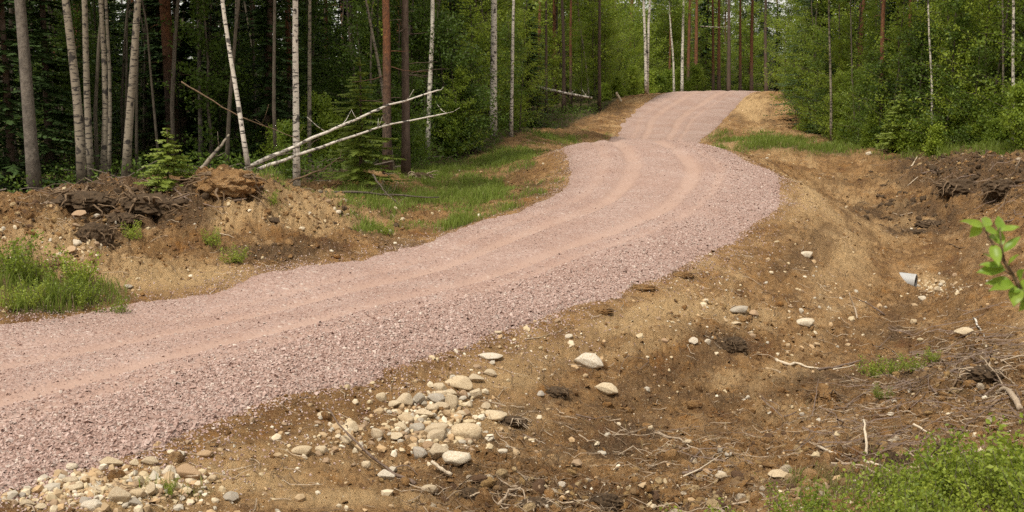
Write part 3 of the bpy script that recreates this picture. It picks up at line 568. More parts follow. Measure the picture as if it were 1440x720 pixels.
def pine_crown(h, zb, R, name, ncl=130, per=26):
    P = []; 
    V = []; F = []; c = 0
    for i in range(ncl):
        z = zb+(h-zb)*random.random()**.8; f = (z-zb)/(h-zb); r = R*math.sqrt(random.random())*(1-.65*f); a = random.uniform(0, 6.28); ce = np.array([r*math.cos(a), r*math.sin(a), z])
        for _ in range(per):
            d = rng.normal(size=3); d[2] += .5; d /= np.linalg.norm(d); q = np.cross(d, rng.normal(size=3)); q *= .03/np.linalg.norm(q); p = ce+rng.normal(0, .16, 3); ln = .24
            V += [p-q, p+q, p+d*ln+q, p+d*ln-q]; F.append([c, c+1, c+2, c+3]); c += 4
    return mesh_np(name, np.array(V), np.array(F), M_pine)
def make_tree(name, P, r, bark_m, kind, loc, label, group, k=8):
    """one tree: Empty > trunk, crown; P is the trunk axis relative to the base"""
    e = empty(name, loc, label, 'tree', group); h = P[-1, 2]
    if kind == 'birch':
        tm, tips = trunk_mesh(P, r, 'trunk', bark_m, 30, .55, .98, 1.8, k, .35, .014); cr = leaves_on(tips, 70, .15, M_birchleaf, 'crown', .3, .3)
    elif kind == 'pine':
        tm, tips = trunk_mesh(P, r, 'trunk', bark_m, 22, .12, .6, .7, k, -.05, .012); cr = pine_crown(h+.6, h*.55, 1.7, 'crown'); cr.transform(Matrix.Translation(Vector((P[-1, 0], P[-1, 1], 0))))
    elif kind == 'pole':
        tm, tips = trunk_mesh(P, r, 'trunk', bark_m, 20, .62, .98, 1.2, k, .2, .008); cr = leaves_on(tips, 45, .16, M_aspenleaf, 'crown', .22, .2)
    elif kind == 'leafy':
        tm, tips = trunk_mesh(P, r, 'trunk', bark_m, 66, .06, 1., .30*min(h, 5.5)**.9, k, .55, .009); cr = leaves_on(tips, 66, .085, M_birchleaf, 'crown', .11, .09)
    elif kind == 'broad':
        tm, tips = trunk_mesh(P, r, 'trunk', bark_m, 55, .05, .98, 1.2, k, .4, .009); cr = leaves_on(tips, 70, .095, M_aspenleaf, 'crown', .14, .12)
    elif kind == 'spruce':
        tm, tips = trunk_mesh(P, r, 'trunk', bark_m, 6, .02, .2, .5, k, -.1, .01); cr = spruce_boughs(h, min(.26*h, 2.0), .25, 'crown', M_spruce, int(10+h*3.2), 9, .16)
    elif kind == 'young_spruce':
        tm, tips = trunk_mesh(P, r, 'trunk', bark_m, 4, .02, .2, .3, k, .1, .006); cr = spruce_boughs(h, (.36 if h > 1.5 else .52)*h, .12*h, 'crown', M_spruce_y, int(8+h*5), 6, .055, .1)
    t = obj('trunk', tm, e); c = obj('crown', cr, e); return e
def copy_tree(root, loc, rz, sc, label, group=None):
    r = root.copy(); C.objects.link(r); r.location = loc; r.rotation_euler = (0, 0, rz); r.scale = (sc[0], sc[0], sc[1]) if hasattr(sc, '__len__') else (sc,)*3; r['label'] = label
    if group: r['group'] = group
    for ch in list(root.children):
        c = ch.copy(); C.objects.link(c); c.parent = r
    return r
# --- the trunks one can tell apart: (name, kind, [(px,py)...] up the stem, depth, width px, bark, height, label)
def stem(pts, d, wpx, h, lean_d=0.):
    W = [Pd(a, b, d) for a, b in pts]; g = ground(W[0][0], d); W[0][2] = g-.12
    base_ = W[0].copy(); d_ = W[-1]-W[-2]; d_ = d_/d_[2]
    top = W[-1]+d_*np.array([.55, .55, 1])*max(1., h-(W[-1][2]-g)); n_ = 4
    for i in range(1, n_+1): W.append(W[-1] if False else W[len(pts)-1]+(top-W[len(pts)-1])*i/n_)
    P = np.array(W)-base_; zz = np.linspace(0, P[-1, 2], 14); P = np.stack([np.interp(zz, P[:, 2], P[:, 0]), np.interp(zz, P[:, 2], P[:, 1]), zz], 1)
    sm = P.copy(); sm[1:-1, :2] = (P[:-2, :2]+2*P[1:-1, :2]+P[2:, :2])/4; sm[1:-1, :2] += rng.normal(0, .006, (len(P)-2, 2))
    return base_, sm, wpx*d/1600/2*.92
trees = [
 ('aspen_tree', 'pole', [(50, 272), (38, 130), (28, 0)], 22.5, 21, M_greybark, 13, 'thick grey aspen trunk furthest left behind the spoil heap'),
 ('birch_tree', 'birch', [(116, 264), (108, 120), (92, 0)], 22.5, 15, M_birch_g, 12, 'stouter left trunk of the crossing birch pair behind the heap'),
 ('birch_tree', 'birch', [(128, 264), (121, 100), (118, 0)], 23.2, 11, M_birch_g, 12, 'slimmer right trunk of the crossing birch pair behind the heap'),
 ('birch_tree', 'birch', [(143, 264), (150, 190), (146, 60), (142, 0)], 23.5, 10, M_birch_g, 11, 'crooked birch with a kinked stem between the pair and the clean birch'),
 ('birch_tree', 'birch', [(153, 264), (156, 150), (150, 40), (149, 0)], 24.5, 6, M_birch_g, 11, 'thin birch close behind the crooked one'),
 ('birch_tree', 'birch', [(176, 262), (185, 120), (195, 0)], 22.8, 13, M_birch_g, 12, 'birch leaning right behind the dark earth of the heap'),
 ('aspen_tree', 'pole', [(193, 262), (191, 150), (196, 0)], 27, 5, M_pole, 10, 'thin grey stem just right of the right leaning birch'),
 ('aspen_tree', 'pole', [(282, 240), (281, 100), (279, 0)], 28, 7, M_greybark, 12, 'straight pale grey stem above the young spruce'),
 ('birch_tree', 'birch', [(352, 242), (336, 150), (319, 60), (312, 0)], 19.5, 7.5, M_birch, 9, 'thin white birch leaning left above the heap top'),
 ('aspen_tree', 'pole', [(318, 240), (324, 120), (336, 0)], 25, 6.5, M_pole, 10, 'brown grey stem crossing behind the leaning white birch'),
 ('birch_tree', 'birch', [(417, 268), (416, 120), (415, 0)], 21, 10.5, M_birch, 12, 'bright straight birch at the forest edge in front of fallen stems'),
 ('birch_tree', 'birch', [(435, 236), (435, 100), (436, 0)], 27, 6.5, M_birch_g, 12, 'slender upright birch just right of the bright straight one'),
 ('pine_tree', 'pine', [(545, 247), (543, 100), (542, 0)], 26, 14, M_pinebark, 14, 'left one of two thick reddish pines by the verge'),
 ('pine_tree', 'pine', [(571, 244), (570, 100), (569, 0)], 26.6, 13, M_darkbark, 14, 'right darker one of two thick pines by the verge'),
 ('birch_tree', 'birch', [(554, 238), (536, 110), (517, 12), (514, 0)], 27.5, 5.5, M_birch_g, 9, 'thin birch leaning left behind the two thick pines'),
 ('birch_tree', 'birch', [(600, 215), (607, 60), (609, 0)], 33, 8, M_birch, 12, 'mottled birch right of the two pines'),
 ('birch_tree', 'birch', [(693, 192), (694, 80), (695, 0)], 38, 11.5, M_birch, 15, 'broad white birch among leaves left of the far road'),
 ('birch_tree', 'birch', [(719, 196), (720, 100), (722, 0)], 38.5, 5.5, M_birch, 12, 'slim white birch right beside the broad one'),
 ('pine_tree', 'pine', [(768, 160), (768, 60), (768, 0)], 54, 4.5, M_darkbark, 13, 'thin dark pine left of the fallen white stem'),
 ('pine_tree', 'pine', [(793, 158), (793, 60), (790, 0)], 55, 6, M_darkbark, 13, 'dark pine rising behind the fallen white stem'),
 ('pine_tree', 'pine', [(803, 152), (802, 60), (803, 0)], 60, 5, M_pinebark, 13, 'reddish pine close right of the dark pine'),
 ('pine_tree', 'pine', [(843, 148), (843, 60), (843, 0)], 58, 5.5, M_darkbark, 14, 'straight dark pine standing by the road cut'),
 ('birch_tree', 'birch', [(829, 145), (824, 90), (814, 28), (812, 0)], 62, 3, M_birch_g, 9, 'thin pale birch bending left near the road cut'),
 ('birch_tree', 'birch', [(909, 136), (907, 60), (905, 0)], 68, 5, M_birch, 14, 'left stem of the twin white birches at the crest'),
 ('birch_tree', 'birch', [(910, 136), (911, 60), (914, 0)], 68.3, 5, M_birch, 14, 'right stem of the twin white birches at the crest'),
 ('birch_tree', 'birch', [(948, 134), (947, 80), (942, 30), (941, 0)], 77, 3.5, M_birch, 10, 'thin curved birch just beyond the crest'),
 ('birch_tree', 'birch', [(959, 134), (960, 60), (961, 0)], 77, 5, M_birch, 13, 'single straight white birch beyond the crest'),
 ('pine_tree', 'pine', [(978, 134), (979, 60), (980, 0)], 84, 6.5, M_pinebark, 15, 'red pine right of the single straight birch'),
 ('pine_tree', 'pine', [(967, 134), (969, 60), (970, 0)], 90, 6, M_pinebark, 15, 'red pine half hidden behind the single straight birch'),
 ('pine_tree', 'pine', [(1011, 134), (1011, 60), (1011, 0)], 88, 6, M_pinebark, 16, 'red pine straight above the crest middle'),
 ('pine_tree', 'pine', [(1025, 134), (1025, 60), (1025, 0)], 84, 6.5, M_darkbark, 16, 'brown pine above the right half of the crest'),
 ('pine_tree', 'pine', [(1041, 134), (1041, 60), (1041, 0)], 92, 5, M_pinebark, 16, 'thin red pine above the right end of the crest'),
 ('pine_tree', 'pine', [(1057, 134), (1057, 60), (1058, 0)], 88, 6, M_pinebark, 16, 'red pine behind the right end of the road'),
 ('pine_tree', 'pine', [(1078, 134), (1076, 60), (1077, 0)], 86, 6, M_darkbark, 16, 'dark pine above the pale bank right of the crest'),
 ('pine_tree', 'pine', [(1003, 134), (1003, 60), (1002, 0)], 94, 5, M_pinebark, 16, 'slender red pine left of the crest middle'),
 ('pine_tree', 'pine', [(1239, 214), (1240, 80), (1243, 0)], 37.5, 8, M_pinebark, 13, 'red pine standing in the leafy wall right of the road'),
 ('pine_tree', 'pine', [(1278, 214), (1278, 80), (1280, 0)], 38.5, 6.5, M_pinebark, 13, 'second slimmer red pine in the leafy wall'),
 ('birch_tree', 'birch', [(1169, 208), (1168, 100), (1165, 10)], 42, 4.5, M_birch_g, 10, 'thin grey birch left of the red pine in the leafy wall'),
 ('birch_tree', 'birch', [(1181, 208), (1181, 100), (1180, 0)], 44, 3.5, M_birch_g, 10, 'very thin pale birch beside the thin grey one'),
 ('birch_tree', 'birch', [(1311, 208), (1311, 100), (1307, 60), (1305, 0)], 33.5, 4, M_birch, 9, 'thin white birch among leaves right of the second red pine'),
 ('birch_tree', 'birch', [(1424, 222), (1425, 100), (1424, 0)], 29.5, 5.5, M_birch, 11, 'white birch near the right end of the leafy wall'),
 ('birch_tree', 'birch', [(1410, 222), (1411, 100), (1410, 0)], 31, 4, M_birch_g, 10, 'grey slim birch left of the white one at the right end'),
]
for nm, kd, pts, d, wpx, bm_, h, lab in trees:
    b, P, r = stem(pts, d, wpx, h); make_tree(nm, P, r, bm_, kd, b, lab, {'birch_tree': 'birch trees', 'pine_tree': 'pine trees', 'aspen_tree': 'aspen trees'}[nm])
# small spruces
for nm, kd, px, d, h, lab in [('spruce_sapling', 'young_spruce', 236, 17.5, 1.0, 'bright green young spruce on top of the spoil heap'), ('spruce_tree', 'young_spruce', 506, 22.6, 2.6, 'thin young spruce at the grass edge in front of the fallen birches'),
                          ('spruce_tree', 'spruce', 15, 24, 7, 'dark spruce at the left end behind the grey aspen'), ('spruce_tree', 'spruce', 70, 27, 8, 'dark spruce between the grey aspen and the birch pair'),
                          ('spruce_sapling', 'young_spruce', 1262, 34.5, 2.0, 'dark low spruce between the two red pines')]:
    x = (px-720)/1600*d*1.0; make_tree(nm, bent(h, .02, 7, .01), .012*h+.01, M_darkbark, kd, (x, d, ground(x, d)-.05), lab, 'small spruces' if h < 4 else 'dark spruces')
# --- prototypes and copies that fill the forest
def proto_set(kind, n_, hs, r, bark_m, name, label, group, lean=.04):
    return [make_tree(name, bent(h, lean, 8, .06), r*h, bark_m, kind, (0, -200-i*5, 1), label, group) for i, h in enumerate(hs[:n_])]
PR = {'leafy': proto_set('leafy', 4, [5.2, 6.2, 4.2, 7.2], .0065, M_pole, 'young_birch', '', 'young birches'),
      'bush': proto_set('leafy', 3, [1.5, 1.9, 1.2], .006, M_pole, 'leafy_bush', '', 'bushes'),
      'broad': proto_set('broad', 3, [5., 6.5, 4.], .007, M_pole, 'aspen_sapling', '', 'young aspens'),
      'spruce': proto_set('spruce', 3, [6, 8.5, 11], .011, M_darkbark, 'spruce_tree', '', 'dark spruces'),
      'pine': proto_set('pine', 3, [15, 17, 14], .0085, M_pinebark, 'pine_tree', '', 'pine trees', .02),
      'pole': proto_set('pole', 3, [9, 11, 10], .0042, M_pole, 'slender_tree', '', 'slender trees', .07),
      'birch': proto_set('birch', 2, [12, 13], .0055, M_birch_g, 'birch_tree', '', 'birch trees', .05)}
KEEP = [(693, 38, 34), (719, 38.5, 22), (607, 33, 22), (545, 26, 30), (571, 26.6, 30), (909, 68, 12), (948, 77, 6), (960, 77, 8), (843, 58, 10), (768, 54, 16), (793, 55, 26), (812, 57, 16), (1240, 37.5, 8), (1169, 42, 4), (1311, 33.5, 5), (1424, 29.5, 5), (435, 27, 14), (282, 28, 14), (417, 21, 40)]
ucount = {}; lcount = {}
LM = [(-60, 'beyond the left frame edge'), (30, 'left of the thick grey aspen'), (80, 'between the grey aspen and the birch pair'), (135, 'behind the crossing birch pair'), (190, 'beside the right leaning birch'), (255, 'above the bright young spruce'), (310, 'left of the leaning white birch'),
      (370, 'right of the leaning white birch'), (410, 'behind the bright straight birch'), (470, 'above the fallen birch stems'), (530, 'left of the two thick pines'), (600, 'right of the two thick pines'), (665, 'left of the broad white birch'), (740, 'right of the broad white birch'), (800, 'behind the fallen white stem'),
      (860, 'near the straight dark pine'), (900, 'near the twin white birches'), (960, 'near the single straight birch'), (1020, 'above the crest of the road'), (1080, 'above the pale bank right of the crest'), (1135, 'at the left end of the right woods'), (1200, 'left of the red pine on the right'), (1262, 'between the two red pines on the right'),
      (1340, 'right of the second red pine'), (1420, 'by the white birch at the right end'), (1e9, 'beyond the right frame edge')]
def where(px, off):
    return ('front row ' if off < 2.5 else 'mid row ' if off < 8 else 'deeper in ' if off < 25 else 'far back ')+next(t for a, t in LM if px < a+30)
def put(kind, px, d, label, group, smin=.85, smax=1.15):
    label = label+' '+where(px, d-float(edge_d(px)))
    n_ = lcount.get(label, 0); lcount[label] = n_+1
    if n_: label = ('second ', 'third ', 'fourth ', 'fifth ', 'sixth ', 'seventh ', 'eighth ', 'ninth ', 'tenth ')[min(n_, 9)-1]+label
    x = (px-720)/1600*d
    if road_sd(np.array([x]), np.array([d]))[0] > -1.2 and d < 100: return
    if kind != 'pine' and any(d < kd_+.5 and abs(px-kp) < w_ for kp, kd_, w_ in KEEP): return
    k = random.choice(PR[kind]); sc = random.uniform(smin, smax); i = k.name
    if i not in ucount:
        ucount[i] = 1; k.location = (x, d, ground(x, d)-.05); k.rotation_euler = (0, 0, random.uniform(0, 6.28)); k.scale = (sc,)*3; k['label'] = label; k['group'] = group; return
    copy_tree(k, (x, d, ground(x, d)-.05), random.uniform(0, 6.28), sc, label, group)
def fill(kind, N, p0, p1, off0, off1, label, group, smin=.85, smax=1.15, power=1.):
    for i in range(N):
        px = p0+(p1-p0)*(i+random.uniform(.0, 1))/N; d = float(edge_d(px))+off0+(off1-off0)*random.random()**power; put(kind, px, d, label, group, smin, smax)
# left dark forest
fill('pole', 110, -40, 640, 2, 24, 'slender grey brown stem', 'slender stems in the dark forest')
fill('birch', 10, -200, 640, 5, 30, 'dim pale birch', 'birches deep in the dark forest')
fill('spruce', 34, -420, 620, 5, 30, 'dark spruce', 'spruces inside the left forest', .7, 1.2)
fill('spruce', 18, -300, 640, 28, 60, 'dark spruce', 'spruces inside the left forest', .9, 1.4)
fill('pine', 26, -450, 650, 6, 45, 'tall pine', 'pines inside the left forest')
fill('broad', 30, 60, 640, 4, 18, 'leafy young aspen in shade', 'young aspens in the left forest', .7, 1.1)
fill('broad', 16, 560, 720, -.5, 7, 'leafy young aspen at the verge', 'young aspens by the verge', .55, 1.0)
fill('bush', 16, 380, 700, .8, 6, 'low leafy bush', 'bushes along the left forest edge', .6, 1.)
# centre: light green birches beyond the verge
fill('leafy', 20, 640, 900, .5, 12, 'light green young birch', 'young birches left of the far road', .6, 1.)
fill('leafy', 34, 600, 1100, 8, 34, 'light green young birch', 'young birches in the far forest', .9, 1.4)
fill('bush', 12, 680, 910, .5, 5, 'low leafy bush', 'bushes left of the far road', .6, 1.)
fill('pine', 13, 700, 1120, 14, 45, 'red barked pine', 'pines in the far forest')
fill('spruce', 20, 600, 1150, 18, 55, 'dark spruce', 'spruces in the far forest', .9, 1.5)
fill('bush', 24, 905, 1100, 1, 12, 'leafy bush behind the crest', 'bushes behind the crest', .8, 1.5)
# right: dense light leaf wall
fill('pole', 6, 1100, 1470, .2, 5, 'slender grey brown stem', 'slender stems in the right woods')
fill('leafy', 34, 1085, 1480, .5, 5, 'light green young birch', 'young birches in the right leaf wall', .6, 1.)
fill('leafy', 34, 1090, 1700, 5, 16, 'light green young birch', 'young birches in the right leaf wall', .9, 1.35)
fill('broad', 14, 1100, 1600, 2, 12, 'young aspen', 'young aspens on the right', .8, 1.2)
fill('broad', 12, 1100, 1470, .3, 3, 'bushy young aspen', 'bushy aspens in the right woods', .5, .9)
fill('bush', 44, 1090, 1500, -.4, 3, 'low leafy bush', 'bushes at the foot of the right leaf wall', .5, 1.)
fill('spruce', 9, 1110, 1460, 1, 4, 'dark young spruce', 'young spruces in the right woods', .35, .6)
fill('spruce', 5, 590, 900, .5, 5, 'dark young spruce', 'young spruces left of the far road', .4, .8)
fill('spruce', 26, 1080, 1800, 6, 30, 'dark spruce', 'spruces behind the right leaf wall', .8, 1.4)
fill('pine', 18, 1080, 1800, 8, 30, 'tall pine', 'pines behind the right leaf wall')
fill('leafy', 62, 560, 1130, 10, 45, 'light green young birch', 'young birches in the far forest', 1.3, 2.1)
fill('broad', 60, -500, 1900, 30, 80, 'tall leafy aspen', 'aspens at the back of the wood', 1.6, 2.6)
fill('birch', 16, 650, 1150, 12, 40, 'pale birch', 'birches in the far forest')
# a closed far wall of wood
fill('spruce', 46, -500, 1900, 55, 95, 'tall spruce', 'spruces at the back of the wood', 1.3, 2.2)
fill('pine', 30, -300, 1800, 50, 90, 'tall pine', 'pines at the back of the wood', .9, 1.3)
for i in range(40):  # unseen trees added behind the camera to keep frontal light off the forest
    a = math.radians(random.uniform(105, 255)); r_ = random.uniform(11, 32); x, y = r_*math.sin(a), r_*math.cos(a); k = random.choice(PR[random.choice(['spruce', 'pine', 'leafy', 'spruce'])])
    if k.name in ucount: copy_tree(k, (x, y, ground(x, y)-.05), random.uniform(0, 6.28), random.uniform(1.0, 1.4), ('spruce', 'pine', 'birch', 'tree')[0 if 'spruce' in k.name else 1 if 'pine' in k.name else 2]+' added out of view behind the photographer to block light', 'unseen trees added to block light')
for pl in PR.values():
    for k in pl:
        if k.name not in ucount:
            for ch in list(k.children): bpy.data.objects.remove(ch)
            bpy.data.objects.remove(k)
# fallen birches
def fallen(name, pts, rad0, mat, label, k=7, br=6, cat='fallen tree', group=None, tap=.35):
    P = np.array([Pd(a, b, d) for a, b, d in pts]); t = np.linspace(0, 1, len(P)); tn = np.linspace(0, 1, 14); P = np.stack([np.interp(tn, t, P[:, i]) for i in range(3)], 1)+rng.normal(0, .008, (14, 3)); b = P[0].copy(); P -= b
    m = MB(); m.tube(P, rad0*(1-(1-tap)*tn), k)
    for i in range(br):
        q = P[random.randint(6, 13)]; d = rng.normal(0, 1, 3); d[2] = abs(d[2])*.6; d *= random.uniform(.15, .5)/np.linalg.norm(d); m.tube([q, q+d*.5, q+d+np.array([0, 0, .05])], [rad0*.2, rad0*.15, .003], 4)
    o = obj(name, m.mesh(name, mat, True)); o.location = b; return tag(o, label, cat, group)
fallen('fallen_birch', [(345, 237, 19.8), (400, 212, 20.2), (470, 182, 20.8), (540, 150, 21.4), (616, 127, 22)], .038, M_birch, 'upper one of two long birches fallen slantwise across the forest edge', group='fallen birches')
fallen('fallen_birch', [(362, 238, 19.8), (420, 218, 20.2), (480, 196, 20.8), (545, 176, 21.4), (628, 159, 22)], .034, M_birch, 'lower one of two long birches fallen slantwise across the forest edge', group='fallen birches')
fallen('fallen_birch', [(275, 246, 20), (300, 218, 20.2), (322, 190, 20.6)], .05, M_birch_g, 'short pale broken stem poking up behind the heap', br=2, group='fallen birches')
fallen('fallen_birch', [(748, 121, 53), (790, 130, 54), (832, 138, 55)], .09, M_birch, 'white stem fallen among the trees left of the far road', br=3, tap=.6, group='fallen birches')
fallen('broken_stem', [(866, 130, 60), (874, 143, 60)], .07, M_palewood, 'short white broken stem beside the twin birches', br=0, tap=1)
fallen('fallen_branch', [(440, 271, 20.4), (500, 270, 20.8), (545, 274, 21), (618, 278, 21.5)], .03, M_pole, 'thin dead stem lying in the grass behind the heap', group='dead branches at the forest edge')
fallen('dead_branch', [(524, 246, 21), (540, 268, 20.6), (562, 288, 20.4)], .018, M_pole, 'thin dead branch slanting down into the verge grass', group='dead branches at the forest edge')
fallen('dead_branch', [(255, 115, 20), (330, 160, 19.9), (430, 200, 19.9)], .014, M_root, 'long dark branch drooping behind the leaning white birch', group='dead branches at the forest edge')
fallen('dead_branch', [(348, 236, 19.4), (400, 216, 19.9), (430, 218, 20.6)], .014, M_pole, 'thin arched branch under the fallen birches', group='dead branches at the forest edge')
fallen('dead_branch', [(400, 258, 20.6), (450, 240, 20.8), (478, 222, 21)], .02, M_root, 'dark branch leaning low behind the bright straight birch', group='dead branches at the forest edge')
fallen('dead_branch', [(985, 37, 70), (1005, 38, 70), (1028, 38, 70)], .035, M_birch, 'pale bare branch held level before the far pines', br=0, group='dead branches at the forest edge')

# ------------------------------------------------------------------ stones
def stone_shape(seed, cuts=9, sub=4, ang_=.88):
    r = np.random.default_rng(seed); V, F = ico(sub); n_ = r.normal(size=(cuts, 3)); n_ /= np.linalg.norm(n_, axis=1)[:, None]; dd = r.uniform(.52, .88, cuts)
    for a, d in zip(n_, dd):
        e = V@a-d; V = V-np.clip(e, 0, None)[:, None]*a*ang_
    V *= 1+.05*(fbm(V[:, 0]*1.+V[:, 2], V[:, 1]-V[:, 2], 1.6, 5, seed))[:, None]; V -= (V.max(0)+V.min(0))/2; V /= (V.max(0)-V.min(0))/2
    return V, F
shapes = [stone_shape(100+i, 10+i % 6) for i in range(12)]
smesh = {}
def rock(px, py, wpx, hpx, label, mat='s', group=None, rz=None, si_=None, sink=.30):
    p = gp(px, py+hpx*.35); m = {'s': M_stone, 'g': M_grey, 'b': M_brown, 'w': M_white}[mat]; i = random.randrange(12) if si_ is None else si_
    if (i, mat) not in smesh: smesh[(i, mat)] = mesh_np('stone', shapes[i][0], shapes[i][1], m, None, True)
    wm = wpx*p[1]/1600/2; hm = hpx*p[1]/1600/2*1.12
    o = obj('stone', smesh[(i, mat)]); o.scale = (wm, wm*random.uniform(.62, .85), hm); o.location = (p[0], p[1]+wm*.3, p[2]+hm*(1-sink*1.5)); o.rotation_euler = (random.uniform(-.12, .12), random.uniform(-.12, .12), random.uniform(-.35, .35) if rz is None else rz)
    return tag(o, label, 'stone', group)
HS = 'stones of the pale heap below the road'
for a in [(645, 541, 42, 20, 'longest pale boulder at the top of the stone heap below the road'), (669, 535, 25, 12, 'flattish pale stone right of the longest boulder, top of the heap'), (688, 526, 21, 10, 'pinkish stone at the far upper right of the heap'),
          (618, 546, 21, 13, 'rounded stone left of the longest boulder at the top of the heap'), (669, 555, 20, 14, 'pale tilted stone at the right side of the heap'), (651, 556, 15, 12, 'brownish round stone under the longest boulder', 'b'),
          (590, 562, 22, 19, 'angular grey stone left in the upper heap', 'g'), (613, 562, 27, 14, 'speckled grey stone in the middle of the upper heap', 'g'), (635, 566, 20, 25, 'upright blocky pale stone in the middle of the heap'), (628, 554, 34, 8, 'flat slab lying above the upright blocky stone'),
          (569, 565, 25, 19, 'slanted yellowish slab at the left of the heap'), (555, 569, 27, 10, 'low flat stone in front of the slanted slab'), (536, 562, 16, 14, 'squarish stone at the left end of the upper heap'), (597, 582, 28, 13, 'cream stone below the angular grey one'),
          (608, 576, 19, 11, 'tan stone leaning behind the cream one'), (622, 573, 23, 10, 'flat tan stone left of the upright blocky stone'), (647, 582, 18, 9, 'low pale stone below the upright blocky stone'), (570, 590, 25, 12, 'cream stone with a flat top left of the heap middle'),
          (614, 603, 35, 13, 'long sandy stone across the heap middle'), (586, 605, 24, 13, 'grey white stone left of the long sandy one', 'g'), (612, 615, 31, 18, 'pale domed stone below the long sandy one'), (656, 610, 50, 26, 'largest boulder with a dark right end, right of the heap'),
          (695, 587, 36, 13, 'flat oval pale stone lying apart to the right of the heap'), (563, 601, 19, 11, 'pinkish cream stone left in the heap middle'), (555, 615, 25, 9, 'low lumpy stone left of the domed one'), (602, 628, 17, 12, 'brown round stone above the two front stones', 'b'),
          (590, 638, 25, 17, 'rounded greenish grey stone left of the pointed one', 'g'), (617, 636, 31, 23, 'pale pointed stone in the front of the heap'), (642, 651, 43, 21, 'large pale yellow stone nearest in the heap front', 'w'), (515, 657, 14, 14, 'small white upright stone left of the long dark stick'),
          (543, 671, 26, 16, 'speckled white stone touching the long dark stick', 'w'), (530, 613, 20, 16, 'triangular yellow stone left of the heap'), (492, 602, 24, 17, 'brownish cream stone by the upper part of the dark stick'), (487, 621, 20, 13, 'cream stone just left of the dark stick'),
          (452, 634, 20, 12, 'pinkish stone left of the dark stick beside a brown one'), (471, 634, 17, 11, 'dull brown stone beside the pinkish one', 'b'), (424, 636, 31, 12, 'long low yellowish stone below the road edge'), (454, 586, 26, 6, 'thin flat white stone near the gravel edge'),
          (707, 635, 16, 7, 'small pale stone alone to the right of the heap front', 'w'), (683, 572, 14, 11, 'tan stone right of the heap beside the flat oval one'), (603, 689, 24, 11, 'half buried pale stone by the roots at the stick end'), (688, 503, 40, 8, 'flat pale slab near the road edge above the heap', 'w')]:
    rock(*a[:5], a[5] if len(a) > 5 else 's', HS)
BS = 'stones at the near left road edge'
for a in [(155, 651, 34, 15, 'flat topped cream stone next to the pink gravel edge'), (188, 651, 15, 10, 'small round stone between two cream stones'), (209, 650, 26, 12, 'cream stone right of the flat topped one'), (98, 659, 23, 13, 'whitish stone lying at the pink gravel edge', 'w'), (264, 667, 39, 25, 'large brown domed stone at the right of the near rubble', 'b'),
          (237, 664, 21, 17, 'pale cracked stone left of the brown domed one', 'w'), (220, 663, 15, 14, 'yellowish stone left of the pale cracked one'), (299, 674, 14, 9, 'small cream stone right of the brown domed one'), (195, 680, 16, 12, 'tilted pale stone in the rubble middle'), (97, 678, 26, 9, 'flat tan stone left in the rubble'),
          (101, 689, 31, 9, 'long flat peach stone left in the rubble'), (138, 691, 29, 8, 'thin flat pale stone above the big cream block'), (168, 699, 32, 27, 'big cream block at the bottom of the rubble'), (211, 692, 20, 19, 'tan rounded stone right of the big cream block'), (193, 697, 24, 12, 'yellowish stone between the block and the tan stone'),
          (190, 710, 19, 15, 'olive stone at the bottom right of the big cream block', 'g'), (128, 714, 35, 15, 'whitish stone cut by the bottom frame left of the block', 'w'), (37, 708, 24, 11, 'cream oval stone at the lower left corner'), (56, 713, 19, 7, 'small flat stone right of the cream oval one'), (118, 706, 16, 12, 'grey stone above the whitish bottom one', 'g'),
          (31, 697, 10, 8, 'dark grey small stone at the lower left corner', 'g'), (324, 700, 23, 15, 'grey white stone alone on the sandy soil', 'g'), (194, 631, 17, 7, 'flat grey stone at the gravel edge', 'g'), (287, 639, 25, 8, 'flat reddish stone on the soil by the gravel edge', 'b'), (82, 661, 15, 9, 'small tan stone at the gravel edge')]:
    rock(*a[:5], a[5] if len(a) > 5 else 's', BS)
